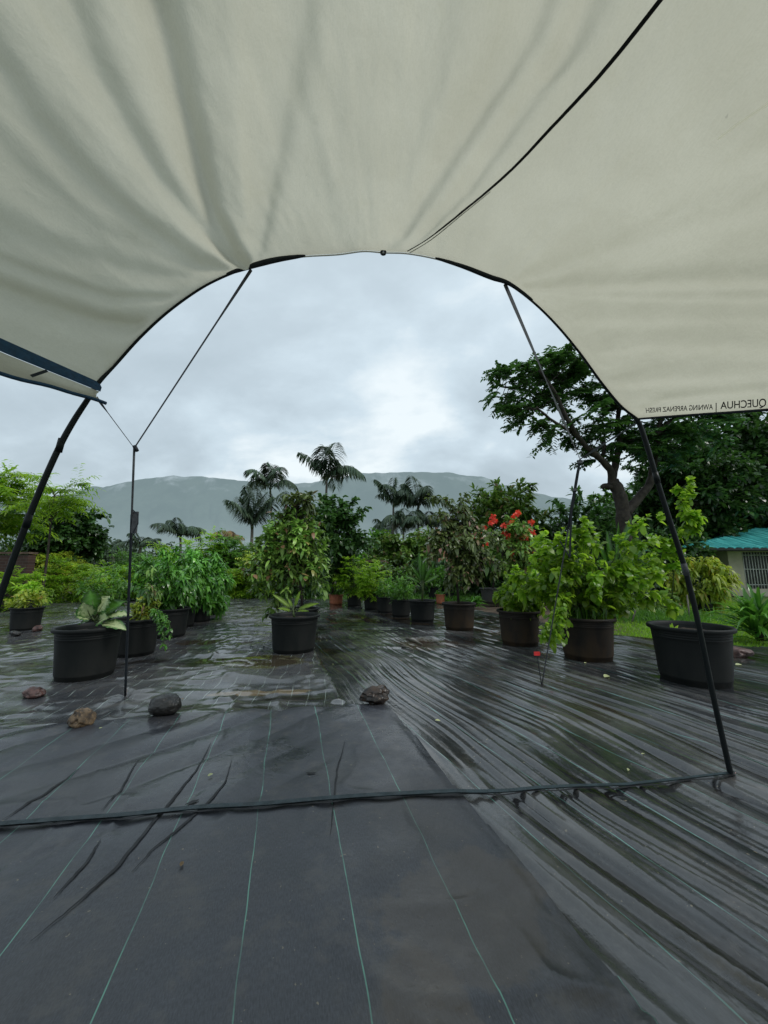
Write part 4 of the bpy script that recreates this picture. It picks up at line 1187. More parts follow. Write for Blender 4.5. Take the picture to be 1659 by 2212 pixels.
grow(root, sp_, c, r, 18, 6, 5, 9 * s, 3 * s, M['leaf_mid'], M['stem'], br=.3 * s, tw=7 * s, prof='lance', tone=(.8, 1.6))
root, sp_ = potted('p', 'black pot in the right row with bushy low herb, beside the palm like shoot'); c, r, s = pc('p', 838, 1245, 900, 1294)
grow(root, sp_, c, r, 24, 7, 5, 10 * s, 3 * s, M['leaf_mid'], M['stem'], br=.3 * s, tw=8 * s, prof='lance', tone=(.8, 1.6))
root, sp_ = potted('q', 'black pot in the right row with long pale banana like leaves'); Yq = PG['q'][1]
for (tx, ty, W_, N_, dy) in [(875, 1242, .10, (.5, -1, 1), 0), (905, 1185, .12, (-1, -1, 0), .1), (925, 1165, .12, (1, -1, .2), 0), (940, 1210, .11, (-.6, -1, .6), -.1), (885, 1215, .10, (.6, -1, .6), .1), (948, 1240, .09, (0, -1, .8), .1), (915, 1200, .1, (0, -1, .2), -.1)]:
    bigleaf(root, 'leaf', at(913, 1262, Yq), at(tx, ty, Yq + dy), W_, N_, M['leaf_glossy'], .10, .12)
st_ = MB(); st_.tube([tuple(sp_), at(913, 1262, Yq), at(914, 1225, Yq)], [.02, .018, .01], 8); st_.build('stem', M['stem'], root)
root, sp_ = potted('r', 'muddy brown pot with tall purplish leafed tree', 'pot_brown'); Yr = PG['r'][1]
tk = [sp_, at(988, 1270, Yr), at(984, 1220, Yr), at(985, 1170, Yr), at(990, 1130, Yr)]
c, r, s = pc('r', 928, 1115, 1064, 1280)
grow(root, sp_, c, r, 60, 9, 6, 13 * s, 7 * s, M['leaf_red'], M['bark'], trunk=tk, tr=3 * s, br=1 * s, tw=14 * s, prof='round', droop=.6, tone=(.9, 2.0), inner=.35, twigs=True, lname='crown', wname='trunk')
c, r, s = pc('r', 930, 1065, 1015, 1150)
grow(root, sp_, c, r, 18, 6, 5, 13 * s, 7 * s, M['leaf_red'], M['bark'], trunk=tk[-2:], tr=2 * s, br=.8 * s, tw=14 * s, prof='round', droop=.6, tone=(.9, 2.0), inner=.2, twigs=True, lname='crown', wname='limb')

root, sp_ = potted('v', 'grey pot behind the row holding a tall bush with red flowers', 'pot_grey'); Yv = PG['v'][1]
c, r, s = pc('v', 1035, 1120, 1165, 1265)
tk = [sp_, at(1070, 1240, Yv), at(1085, 1200, Yv), at(1095, 1160, Yv)]
grow(root, sp_, c, r, 46, 7, 6, 15 * s, 7 * s, M['leaf_olive'], M['bark'], trunk=tk, tr=2 * s, br=.8 * s, tw=14 * s, droop=.5, tone=(1.2, 2.8), twigs=True)
for (fx, fy) in [(1037, 1148), (1098, 1158), (1070, 1122), (1111, 1115), (1143, 1144), (1139, 1180), (1150, 1176), (1060, 1130), (1105, 1130), (1128, 1188), (1166, 1208), (1048, 1175), (1120, 1165), (1150, 1150), (1172, 1185), (1030, 1160), (1045, 1140), (1090, 1150), (1065, 1115), (1118, 1108), (1135, 1160), (1158, 1195), (1105, 1195), (1088, 1135), (1148, 1128)]:
    fbm_ = MB(); c = np.array(at(fx, fy, Yv - .30 - .3 * random.random())); m = 26
    d = rand_unit(m); 
    leaves(fbm_, c + d * .02, d, rand_unit(m), .085 * (.6 + .7 * rng.random(m)), .055, 'round', .2, .4, .8 + .6 * rng.random(m)); fbm_.build('flower', M['petal'], root)

root, sp_ = potted('s', 'brown mud stained pot with bright green bush left of the biggest vine', 'pot_brown'); c, r, s = pc('s', 1075, 1225, 1190, 1320)
grow(root, sp_, c, r, 44, 8, 5, 14 * s, 8 * s, M['leaf_bright'], M['stem'], br=.6 * s, tw=12 * s, prof='round', droop=.5, tone=(.3, .9), twigs=True, topl=.4)
root, sp_ = potted('t', 'brown tinted pot with the widest bright green vine sprawling over it', 'pot_brown'); Yt = PG['t'][1]
for bx, n in [((1135, 1155, 1285, 1305), 28), ((1240, 1195, 1400, 1315), 26), ((1350, 1185, 1430, 1290), 9), ((1080, 1190, 1180, 1290), 8), ((1140, 1130, 1220, 1200), 7), ((1240, 1110, 1300, 1190), 6), ((1390, 1210, 1470, 1320), 9), ((1365, 1110, 1425, 1190), 7)]:
    c, r, s = pc('t', *bx)
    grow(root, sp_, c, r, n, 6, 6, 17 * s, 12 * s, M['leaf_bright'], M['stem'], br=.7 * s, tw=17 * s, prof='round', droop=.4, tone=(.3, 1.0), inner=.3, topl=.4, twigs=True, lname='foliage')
# grassy shoots in the pot and the hanging runner
sb = MB(); cx, cy, rr_, hh_ = PG['t']
P = np.stack([cx + rng.normal(size=160) * rr_ * .35, cy + rng.normal(size=160) * rr_ * .35, np.full(160, hh_ - .05)], 1)
leaves(sb, P, norm(np.stack([rng.normal(size=160) * .3, rng.normal(size=160) * .3, np.ones(160)], 1)), rand_unit(160), .28, .014, 'strip', .3, .1, .6); tag(sb.build('grass_shoots', M['leaf_mid'], root), kind='stuff')
vb = MB(); vs = MB()
for i in range(12):
    a0 = at(1208 + i * 1.5, 1312, Yt - rr_); e0_ = at(1175 + i * 3.5, 1345 + random.uniform(-5, 45), Yt - rr_ * 1.15)
    pts = curve(a0, e0_, .2, 11, .02); vs.tube(pts, .003, 4)
    for p in pts[2:]:
        leaves(vb, np.tile(p, (4, 1)) + rng.normal(size=(4, 3)) * .02, rand_unit(4) + [0, 0, -.4], rand_unit(4) + [0, -1, .5], .06, .04, 'round', .3, .2, random.uniform(.4, .9))
vb.build('runner_foliage', M['leaf_bright'], root); vs.build('runner_stem', M['stem'], root)

# broad leaved canna behind it, in a black pot
root, sp_ = potted('aa', 'black pot behind the widest vine with broad banana like leaves'); Ya2 = PG['aa'][1]
for (tx, ty, W_, N_, dy) in [(1335, 1122, .24, (.7, -1, .2), -.1), (1362, 1110, .22, (-.7, -1, .1), 0), (1285, 1150, .2, (.4, -1, .6), 0), (1400, 1165, .22, (-.4, -1, .6), .1), (1310, 1140, .2, (0, -1, .4), .1), (1375, 1215, .18, (0, -1, .8), -.1)]:
    bigleaf(root, 'leaf', at(1325, 1262, Ya2), at(tx, ty, Ya2 + dy), W_, N_, M['leaf_glossy'], .06, .12)
st_ = MB(); st_.tube([tuple(sp_), at(1310, 1262, Ya2), at(1326, 1225, Ya2)], [.03, .025, .012], 8); st_.build('stem', M['stem'], root)

# tall thin climber and the leaning stakes
cl0 = ground(1470, 1330)
root = thing('climbing_plant', 'tall thin climber with heart shaped bright leaves rising beside the pole', 'plant', (cl0.x, cl0.y + .3, 0)); Yc_ = cl0.y + .3
tk = [Vector((cl0.x, Yc_, -.05)), at(1455, 1250, Yc_), at(1450, 1180, Yc_), at(1465, 1110, Yc_), at(1478, 1050, Yc_)]
for bx, n in [((1455, 1035, 1500, 1120), 8), ((1445, 1110, 1530, 1160), 14), ((1395, 1150, 1460, 1250), 18)]:
    x0, y0, x1, y1 = bx; c = at((x0 + x1) / 2, (y0 + y1) / 2, Yc_); e = at(x1, y0, Yc_); s = Yc_ / F
    grow(root, tk[0], c, (e.x - c.x, .2, e.z - c.z), n, 4, 4, 15 * s, 10 * s, M['leaf_bright'], M['stem'], trunk=tk, starts=[tuple(p) for p in tk[1:]], tr=1.2 * s, br=.5 * s, tw=9 * s, prof='round', tone=(.4, 1.05), twigs=True, inner=.1)

root, sp_ = potted('z', 'dark pot on the lawn with pale yellow green bush', 'pot', None, 'potted_shrub'); c, r, s = pc('z', 1460, 1208, 1565, 1295)
grow(root, sp_, c, r, 40, 8, 6, 20 * s, 6 * s, M['leaf_yellow'], M['stem'], br=.7 * s, tw=12 * s, prof='lance', droop=.7, tone=(.7, 1.2))
root, sp_ = potted('u', 'largest black pot, nearly empty, at the right behind the pole'); c = ground(1430, 1340)
sb = MB(); pcx, pcy, prr, phh = PG['u']
P = np.array([[pcx - .2 + random.uniform(-.02, .02), pcy - .05, phh - .07] for i in range(3)])
leaves(sb, P, [[.1, 0, 1], [-.4, -.2, 1], [.5, 0, .7]], [[0, -1, 0]] * 3, .11, .035, 'lance', .1, .2, 1.3, True); sb.build('seedling', M['leaf_bright'], root)
for k, lab in [('x', 'left of two small dark pots behind the right row, near the rail fence'), ('y', 'right of two small dark pots behind the right row, near the rail fence')]:
    root, sp_ = potted(k, lab); c, r, s = pc(k, POTS[k][0] - 22, 1225, POTS[k][0] + 22, 1272)
    grow(root, sp_, c, r, 16, 6, 5, 11 * s, 4 * s, M['leaf_mid'], M['stem'], br=.4 * s, tw=8 * s)
tc = thing('potted_plant', 'small terracotta pot between the dark pots behind the right row', 'potted plant', (PG['w'][0], PG['w'][1], .016), 'terracotta pots'); sp_ = pot_mesh('w', M['terracotta'], tc)
c, r, s = pc('w', 940, 1262, 964, 1284); grow(tc, sp_, c, r, 6, 4, 4, 8 * s, 3 * s, M['leaf_mid'], M['stem'], br=.3 * s, tw=6 * s)

# sword leaved plants on the lawn
def sword(label, base, n, L, W, lean=0.0):
    root = thing('sword_leaf_plant', label, 'plant', base)
    mb = MB(); m = n
    a = rng.uniform(0, 2 * pi, m); el = rng.uniform(.25, 1.35, m)
    D = np.stack([np.cos(a) * np.cos(el), np.sin(a) * np.cos(el), np.sin(el)], 1)
    Pb = np.array(base) + np.stack([rng.normal(size=m) * .05, rng.normal(size=m) * .05, rng.uniform(0, .35 * L, m)], 1)
    PROF['sword'] = [(0, .6), (.25, 1.0), (.5, .95), (.75, .65), (1, .03)]
    leaves(mb, Pb, D, np.tile([0, 0, 1.0], (m, 1)), L * (.7 + .4 * rng.random(m)), W, 'sword', .38, .5, .6 + .7 * rng.random(m), True)
    mb.build('foliage', M['leaf_glossy'], root)
    s = MB(); s.tube([Vector(base), Vector(base) + Vector((0, 0, .35 * L))], [.05, .04], 10); s.build('stem', M['bark'], root)
b = ground(1672, 1385); sword('big clump of long dark sword leaves at the right edge by the lawn', (b.x, b.y + .2, -.03), 130, .95, .05)
b = ground(1010, 1312); sword('low dark fern like clump behind the brown pot of the purplish tree', (b.x + .25, b.y + .2, 0), 40, .42, .05)

# wooden stakes by the vine
for (x0, y0, x1, y1, lab) in [(1362, 1340, 1378, 1300, 'pale leaning stake right of the widest vine'), (1490, 1335, 1484, 1285, 'short white stake behind the largest pot')]:
    g = ground(x0, y0); st = MB(); st.tube([(g.x, g.y, -.1), tuple(at(x1, y1, g.y + .05))], .014, 6)
    tag(st.build('stake', M['bark_pale']), lab, 'stake')

# ------------------------------------------------------------------ stones, leaves, sticks
def stone(label, cx, by, wpx, hpx, mat, seed, ang=.25, rz=0.0, sink=.12):
    g = ground(cx, by); s = g.y / F
    rx, rz_ = wpx / 2 * s, hpx / 2 * s
    import bmesh
    bm = bmesh.new(); bmesh.ops.create_icosphere(bm, subdivisions=5, radius=1)
    for v in bm.verts:
        p = v.co.copy()
        d = 1 + ang * (noise.noise(p * 1.1 + Vector((seed, 0, 0)))) + ang * .45 * noise.noise(p * 2.6 + Vector((0, seed, 0))) + .05 * noise.noise(p * 7)
        v.co = p * d
        for k in range(7):       # flat broken faces
            rs = random.Random(seed * 31 + k); nn_ = Vector((rs.uniform(-1, 1), rs.uniform(-1, 1), rs.uniform(-1, 1))).normalized()
            lim = rs.uniform(.72, 1.0) if ang > .3 else rs.uniform(.9, 1.1)
            dd_ = v.co.dot(nn_)
            if dd_ > lim: v.co -= nn_ * (dd_ - lim) * .85
    me = bpy.data.meshes.new('stone')
    for v in bm.verts:
        v.co = Vector((v.co.x * rx, v.co.y * rx * .8, (v.co.z + 1 - sink) * rz_))
    bm.to_mesh(me); bm.free()
    me.polygons.foreach_set('use_smooth', np.ones(len(me.polygons), dtype=bool))
    me.materials.append(M[mat])
    o = bpy.data.objects.new('stone', me); C.objects.link(o)
    o.location = (g.x, g.y + rx * .7, height(g.x, g.y + rx * .5) - .004); o.rotation_euler = (0, 0, rz)
    tag(o, label, 'stone', 'stones weighing down the mat')
stone('rounded dark wet stone on the seam of the mat, right of the peg', 341, 1567, 64, 42, 'rock_dark', 3, .12)
stone('tan broken stone on the mat near the left edge', 162, 1588, 40, 34, 'rock_tan', 8, .5, .5)
stone('angular brown wet stone where three mat sheets meet', 807, 1538, 62, 36, 'rock_brown', 12, .45, .2, -.1)
stone('reddish flat stone left of the front left pot', 60, 1519, 38, 22, 'rock_red', 17, .3)
stone('small dark stone left of the far left pot', 24, 1381, 22, 11, 'rock_dark', 21, .3)
stone('small pinkish stone at the foot of the far left pot', 74, 1370, 18, 13, 'rock_red', 23, .3)
stone('reddish dark stone at the right edge by the sword leaved plant', 1616, 1426, 46, 24, 'rock_red', 27, .5)

def fallen(label, x, y, Lm, mat='pale_leaf', rz=0.0):
    g = ground(x, y); mb = MB(); z = height(g.x, g.y) + .008
    leaves(mb, [[g.x, g.y, z]], [[cos(rz), sin(rz), .12]], [[.1, -.3, 1]], Lm, Lm * .5, 'big', .1, .35, 1.0, True)
    tag(mb.build('fallen_leaf', M[mat]), label, 'leaf', 'leaves fallen on the mat')
fallen('small pale yellow fallen leaf left of the middle on the smooth sheet', 447, 1703, .028, rz=1.0)
fallen('pale green fallen leaf below the widest vine pot', 1306, 1472, .085, rz=.6)
fallen('tiny white petal like leaf on the pleats right of the brown stone', 940, 1567, .035, rz=-.4)
fallen('pale fallen leaf in front of the reddish stone at the right', 1590, 1444, .07, rz=.1)
fallen('small pale leaf on the mat between the two left stones', 211, 1597, .018, rz=.4)
fallen('little pale leaf at the foot of the brown tinted pot', 1262, 1440, .03, rz=.1)
def stick(label, x0, y0, x1, y1, w_, mat='bark_pale'):
    a = ground(x0, y0); b = ground(x1, y1); m_ = (a + b) / 2
    za, zb = height(a.x, a.y) + .012, height(b.x, b.y) + .012
    t = MB(); t.tube([(a.x, a.y, za), (m_.x + .01, m_.y + .01, (za + zb) / 2 + .006), (b.x, b.y, zb)], [w_, w_ * .9, w_ * .6], 6)
    tag(t.build('stick', M[mat]), label, 'stick', 'pale sticks lying in the mud patch')
stick('longest pale stick lying in the muddy patch', 878, 1386, 912, 1399, .016)
stick('short pale stick at the near rim of the muddy patch', 868, 1404, 892, 1410, .014)
stick('pale stick at the right rim of the muddy patch', 938, 1392, 952, 1398, .010)
stick('pale stick right of the muddy patch', 990, 1402, 1022, 1407, .010)

lit = 0
while lit < 34:
    x = random.uniform(-2.6, 3.2); y = random.uniform(.75, 5.5)
    if any(math.hypot(x - p[0], y - p[1]) < p[2] + .1 for p in PG.values()): continue
    mb = MB(); z = height(x, y) + .007; Lm = random.uniform(.010, .030); a_ = random.uniform(0, 6.28)
    leaves(mb, [[x, y, z]], [[cos(a_), sin(a_), .1]], [[.2, -.2, 1]], Lm, Lm * random.uniform(.25, .6), 'big', .1, .4, random.uniform(.5, 1), True)
    tag(mb.build('leaf_bit', M[random.choice(['dry', 'dry', 'pale_leaf', 'leaf_olive'])]), 'tiny bit of leaf litter lying on the mat', 'litter', 'bits of leaf litter scattered over the mat'); lit += 1
# ------------------------------------------------------------------ the awning
def arch_pt(x, y, off=0.0):
    # plane through both feet of the pole
    fr_ = ground(1585, 1697); fl_ = ground(0, 1810)
    n = np.array([-(fr_.y - fl_.y), fr_.x - fl_.x, 0]); n = n / np.linalg.norm(n)
    r = ray(x, y); t = n.dot(np.array([fr_.x, fr_.y, 0]) - CAM) / n.dot(r)
    return Vector(CAM + r * t + n * off)
foot = ground(1585, 1697)
aw = thing('awning', 'beige fabric awning on a black arched pole, seen from underneath', 'awning', (0, 1.74, 0))
front_px = [(213, 828), (250, 782), (300, 727), (360, 672), (430, 622), (490, 592), (543, 574), (600, 560), (660, 552), (730, 548), (785, 541), (830, 544), (880, 546),
            (940, 557), (1000, 575), (1060, 598), (1100, 612), (1150, 648), (1200, 696), (1250, 755), (1300, 823), (1340, 872), (1375, 905)]
FP = np.array([arch_pt(*p) for p in front_px])
def resample(P, n):
    # Catmull-Rom through the points, evenly by index
    P = np.asarray(P, float); out = []
    m = len(P)
    for k in range(n):
        f = k / (n - 1) * (m - 1); i = min(int(f), m - 2); t = f - i
        p0, p1, p2, p3 = P[max(i - 1, 0)], P[i], P[i + 1], P[min(i + 2, m - 1)]
        out.append(.5 * ((2 * p1) + (-p0 + p2) * t + (2 * p0 - 5 * p1 + 4 * p2 - p3) * t * t + (-p0 + 3 * p1 - 3 * p2 + p3) * t ** 3))
    return np.array(out)
NS, NTT = 420, 300
Fc_ = resample(FP, NS)
s_ = np.linspace(0, 1, NS)
# side edges: continue from the pole towards the back corners
RB = np.array([2.68, -.9, .0]); LB = np.array([-2.65, -.9, .0])
dR = np.array(ray(1659, 885)) * 1.52 + CAM - FP[-1]; dL = np.array(ray(0, 733)) * 1.42 + CAM - FP[0]
BR_ = FP[-1] + dR * ((-.9 - FP[-1][1]) / dR[1]); BL_ = FP[0] + dL * ((-.9 - FP[0][1]) / dL[1])
ang = np.pi * (1 - s_)
Bc = np.zeros((NS, 3))
for i, s in enumerate(s_):
    base_ = BL_ * (1 - s) + BR_ * s
    arc = sin(pi * s) ** .75
    Bc[i] = base_ + np.array([-.25 * cos(pi * s) * 0, 0, 0]) + np.array([0, 0, 1]) * arc * (2.62 - (BL_[2] + BR_[2]) / 2)
tt_ = np.linspace(0, 1, NTT) ** 1.25
G3 = Fc_[:, None, :] * (1 - tt_)[None, :, None] + Bc[:, None, :] * tt_[None, :, None]
# belly of the cloth
G3[:, :, 2] += (-.10 * np.sin(np.pi * tt_)[None, :] * np.sin(np.pi * s_)[:, None])
# normals of the base surface
du = np.gradient(G3, axis=0); dv = np.gradient(G3, axis=1); NN = norm(np.cross(du, dv)); NN = np.where(NN[..., 2:3] < 0, -NN, NN)
px_, py_ = project(G3.reshape(-1, 3)); px_ = px_.reshape(NS, NTT); py_ = py_.reshape(NS, NTT)
vis = (G3[..., 1] > .1)
def polydist(px, py, pts):
    best = np.full(px.shape, 1e9); tpar = np.zeros(px.shape); n = len(pts) - 1
    for i in range(n):
        ax, ay = pts[i]; bx, by = pts[i + 1]
        dx, dy = bx - ax, by - ay; l2 = dx * dx + dy * dy
        t = np.clip(((px - ax) * dx + (py - ay) * dy) / l2, 0, 1)
        d = np.hypot(px - ax - t * dx, py - ay - t * dy)
        sg = np.sign((px - ax) * dy - (py - ay) * dx)
        m = d < np.abs(best)
        best = np.where(m, d * np.where(sg == 0, 1, sg), best); tpar = np.where(m, (i + t) / n, tpar)
    return best, tpar
FOLDS = [  # polyline from far to the gathering point, depth (m), half width at start and at end (px)
    ([(330, -60), (362, 60), (395, 200), (425, 330), (455, 450), (500, 530), (543, 576)], -.056, 38, 8),
    ([(130, -60), (185, 90), (260, 240), (340, 370), (430, 480), (520, 562)], -.028, 40, 10),
    ([(-40, 80), (60, 240), (170, 370), (300, 480), (430, 560), (520, 580)], -.022, 36, 12),
    ([(660, -60), (630, 90), (605, 250), (580, 400), (552, 560)], -.022, 50, 14),
    ([(-60, 600), (90, 655), (200, 690), (330, 705), (400, 680)], -.030, 26, 10),
    ([(-60, 470), (100, 530), (260, 575), (420, 600)], -.014, 34, 14),
    ([(1180, -60), (1120, 90), (1020, 260), (920, 420), (850, 530)], -.022, 46, 12),
    ([(950, -60), (930, 130), (890, 300), (845, 500)], -.012, 50, 18),
    ([(1320, -60), (1260, 60), (1180, 160)], -.014, 36, 20),
    ([(1720, 598), (1500, 604), (1300, 612), (1120, 618)], -.015, 16, 8),
    ([(1720, 672), (1550, 680), (1400, 685), (1230, 690)], -.008, 22, 12),
    ([(1720, 745), (1550, 738), (1400, 742), (1280, 760)], -.010, 24, 12),
    ([(1720, 800), (1560, 812), (1420, 815), (1330, 830)], -.008, 16, 9),
    ([(1720, 300), (1560, 330), (1400, 360), (1250, 420)], -.008, 60, 30),
    ([(500, -60), (500, 120), (510, 300), (530, 480)], .014, 50, 10),
    ([(-60, 250), (60, 380), (200, 490), (360, 560), (500, 575)], -.014, 40, 14),
    ([(-60, 540), (80, 590), (240, 640), (380, 640)], -.012, 14, 7),
    ([(1290, -60), (1230, 90), (1130, 230), (1010, 400), (880, 535)], -.020, 30, 10),
    ([(1190, -60), (1150, 60), (1050, 200), (930, 380), (840, 530)], -.016, 36, 12),
    ([(1700, 430), (1500, 480), (1300, 545), (1110, 606)], -.010, 30, 6),
    ([(1700, 640), (1400, 640), (1240, 635), (1110, 612)], -.005, 10, 5),
    ([(1640, 840), (1540, 850), (1440, 862), (1378, 895)], -.010, 9, 5),
]
disp = np.zeros((NS, NTT))
for pts, dep, w0, w1 in FOLDS:
    d, t = polydist(px_, py_, pts)
    wv = w0 + (w1 - w0) * t
    endf = 1 - np.clip((np.abs(d) > 1e8), 0, 1)
    lin = sstep(0, .12, t) if pts[0][0] > 60 and pts[0][1] > 60 and pts[0][0] < 1600 else 1.0
    fade = sstep(1.0, .90, t) * .7 + .3
    # steep on one side, shallow on the other
    q = d / wv
    shape = np.exp(-np.where(q > 0, (q / 1.0) ** 2, (q / 1.9) ** 2))
    disp += dep * shape * lin * fade
SC = 1.35
ss, ttg = np.meshgrid(s_, tt_, indexing='ij')
disp += .010 * (fbm(ss * 26, ttg * 5, 3, 3) - .5) + .006 * (fbm(ss * 70, ttg * 12, 3, 5) - .5)
disp *= sstep(0, .02, ttg) * SC
G3 = G3 + NN * disp[..., None] * np.where(vis, 1, .2)[..., None]
# scalloped hem near the crown of the arch
def fabric_mat():
    m, nt = newmat('beige_awning_cloth'); t = NT(nt); pz = wpos(t)
    n1 = t.noise(pz, 2.2, 5, .6); n2 = t.noise(t.mapping(pz, (260, 40, 260)), 1, 3, .6); n3 = t.noise(pz, 180, 2)
    c = t.mix(t.rng(n1, .3, .7), (.575, .555, .445), (.64, .62, .505))
    c = t.mix(t.rng(n2, .35, .65, 0, .14), c, (.46, .45, .33))
    c = t.mix(t.rng(n3, .4, .7, 0, .10), c, (.40, .39, .30))
    spots = t.rng(t.noise(pz, 34, 2, .4), .79, .82, 0, .35); c = t.mix(spots, c, (.25, .25, .2))
    c = t.mix(t.rng(t.noise(t.mapping(pz, (1, 1, 1)), 5.5, 5, .65), .56, .72, 0, .22), c, (.50, .48, .34))
    nb = t.bump(t.math('ADD', t.math('MULTIPLY', t.noise(pz, 9, 5, .6, .6), 1.0), t.math('MULTIPLY', n2, .05)), .30, .02)
    df = t.n('ShaderNodeBsdfDiffuse'); t.l(c, df.inputs[0]); t.l(nb, df.inputs['Normal'])
    tr = t.n('ShaderNodeBsdfTranslucent'); t.l(c, tr.inputs[0]); t.l(nb, tr.inputs['Normal'])
    ms = t.n('ShaderNodeMixShader'); ms.inputs[0].default_value = .62
    t.l(df.outputs[0], ms.inputs[1]); t.l(tr.outputs[0], ms.inputs[2]); t.out(ms.outputs[0]); return m
M['cloth'] = fabric_mat()
def light_mat():
    m, nt = newmat('painted_light_streak'); t = NT(nt)
    tr = t.n('ShaderNodeBsdfTranslucent'); tr.inputs[0].default_value = (.95, .95, .9, 1)
    t.out(tr.outputs[0]); return m
idx = np.arange(NS * NTT).reshape(NS, NTT)
q = np.stack([idx[:-1, :-1], idx[:-1, 1:], idx[1:, 1:], idx[1:, :-1]], -1).reshape(-1, 4)
cb_ = MB(); cb_.addq(G3.reshape(-1, 3), q, np.ones(NS * NTT))
canopy = cb_.build('canopy', M['cloth'], aw)
tag(canopy)
bvh = BVHTree.FromPolygons([tuple(p) for p in G3.reshape(-1, 3)], q.tolist())
def on_cloth(x, y, off=.004):
    r = Vector(ray(x, y)).normalized()
    h = bvh.ray_cast(Vector(CAM), r)
    if h[0] is None: return None, None
    n = h[1] if h[1].dot(r) < 0 else -h[1]
    return h[0] + n * off, n
def cloth_strip(name, pts, w0, w1, mat, off=.004, steps=10, par=canopy):
    P = []; N_ = []
    pp = resample(np.array([(a, b, 0) for a, b in pts], float), len(pts) * steps)
    for (x, y, _) in pp:
        p, n = on_cloth(x, y, off)
        if p is not None: P.append(p); N_.append(n)
    n = len(P); mb = MB()
    mb.ribbon(P, [w0 + (w1 - w0) * i / (n - 1) for i in range(n)], N_)
    return mb.build(name, mat, par)
cloth_strip('seam', [(1560, -200), (1500, -100), (1425, 0), (1310, 145), (1200, 265), (1100, 370), (1000, 455), (930, 510), (880, 541)], .013, .008, plain('grey_seam_tape', (.030, .032, .030), .7, .2, .2, 60))
cloth_strip('piping', [(1060, 412), (1000, 461), (935, 514), (885, 545)], .003, .006, plain('light_seam_tape', (.62, .61, .52), .7), .003)
cloth_strip('seam', [(1552, 299), (1600, 263), (1659, 223), (1730, 175)], .006, .006, light_mat(), .004)  # light streak in the cloth, painted as a pale translucent strip

# printed words, reversed because one sees the inside
def words(txt, x_start, x_end, y_start, y_end, hpx):
    cu = bpy.data.curves.new('lettering', 'FONT'); cu.body = txt; cu.size = 1; cu.offset = .012
    to = bpy.data.objects.new('lettering_source', cu); C.objects.link(to)
    dg = bpy.context.evaluated_depsgraph_get(); me = bpy.data.meshes.new_from_object(to.evaluated_get(dg))
    C.objects.unlink(to); bpy.data.objects.remove(to)
    V = np.array([v.co for v in me.vertices]); x0, x1 = V[:, 0].min(), V[:, 0].max(); y0, y1 = 0, V[:, 1].max()
    out = []
    for v in V:
        f = (v[0] - x0) / (x1 - x0); g_ = (v[1] - y0) / (y1 - y0)
        h = hpx[0] + (hpx[1] - hpx[0]) * f
        p, n = on_cloth(x_start + (x_end - x_start) * f, y_start + (y_end - y_start) * f - g_ * h, .004)
        out.append(tuple(p) if p is not None else (0, 0, -5))
    mb = MB(); mb.add(out, [tuple(p.vertices) for p in me.polygons]); return mb.build('lettering', M['ink'], canopy, False)
words('QUECHUA', 1656, 1557, 877, 882, (18, 15))
words('|', 1549, 1547, 884, 884, (15, 15))
words('AWNING ARPENAZ FRESH', 1541, 1396, 883, 890, (12, 9.5))

# hems: right lower edge, left navy band, left flap
def edge_strip(col_i, name, mat, w, off):
    P = []; N_ = []
    for j in range(0, NTT, 3):
        P.append(Vector(G3[col_i, j])); N_.append(Vector(-NN[col_i, j]))
    mb = MB(); mb.tube(P, w, 6); return mb.build(name, mat, canopy)
edge_strip(NS - 1, 'hem', M['strap_black'], .006, 0)
edge_strip(0, 'hem', M['strap_blue'], .006, 0)
# the narrow navy band and the rolled flap hanging below it
e0 = [Vector(G3[0, j]) for j in range(0, NTT, 4)]
def lower(P, px_drop0, px_drop1):
    return P
A_ = Vector(FP[0]); dl = Vector(dL).normalized()
upv = Vector((-.25, .05, 1)).normalized()
bandV = []; flapV = []; n_ = len(e0)
ln_ = [(p - A_).dot(dl) for p in e0]
flap_top = []; flap_bot = []; band_bot = []
for i, p in enumerate(e0):
    l = ln_[i]
    wob = .004 * sin(l * 13) + .002 * sin(l * 37)
    bb = p - upv * (.042 + .012 * min(1, l / .3))
    bo = p - upv * (.100 + .070 * min(1, l / .45)) + Vector((0.02, 0, 0)) + upv * wob
    band_bot.append(bb); flap_bot.append(bo)
mb = MB(); V = []
for i in range(n_): V += [tuple(e0[i] + Vector((.004, 0, .002))), tuple((e0[i] + band_bot[i]) / 2 + Vector((.012, 0, 0))), tuple(band_bot[i] + Vector((.004, 0, 0)))]
mb.add(V, [(3 * i + k, 3 * i + k + 1, 3 * i + 4 + k, 3 * i + 3 + k) for i in range(n_ - 1) for k in range(2)]); mb.build('band', M['strap_blue'], aw)
mb = MB(); V = []
for i in range(n_):
    for k in range(5):
        f = k / 4; p = band_bot[i].lerp(flap_bot[i], f); bul = .02 * sin(pi * f) * (1 + .6 * sin(ln_[i] * 14)); V.append(tuple(p + Vector((-bul, -bul * .5, 0))))
mb.add(V, [(5 * i + k, 5 * i + k + 1, 5 * i + 6 + k, 5 * i + 5 + k) for i in range(n_ - 1) for k in range(4)]); flap = mb.build('flap', M['cloth'], aw)
mb = MB(); mb.tube([f + Vector((.003, 0, 0)) for f in flap_bot], .008, 6); mb.build('hem', M['strap_blue'], flap)
j_ = min(range(n_), key=lambda i: abs(ln_[i] - .20))
mb = MB(); a_ = band_bot[j_].lerp(flap_bot[j_], .25) + Vector((.03, -.02, 0)); b__ = band_bot[j_].lerp(flap_bot[j_], .8) + Vector((.0, -.03, -.005)) - dl * -.03
mb.ribbon([a_, a_.lerp(b__, .5), b__], .012, (0.6, -1, 0)); mb.build('toggle', M['strap_black'], flap)

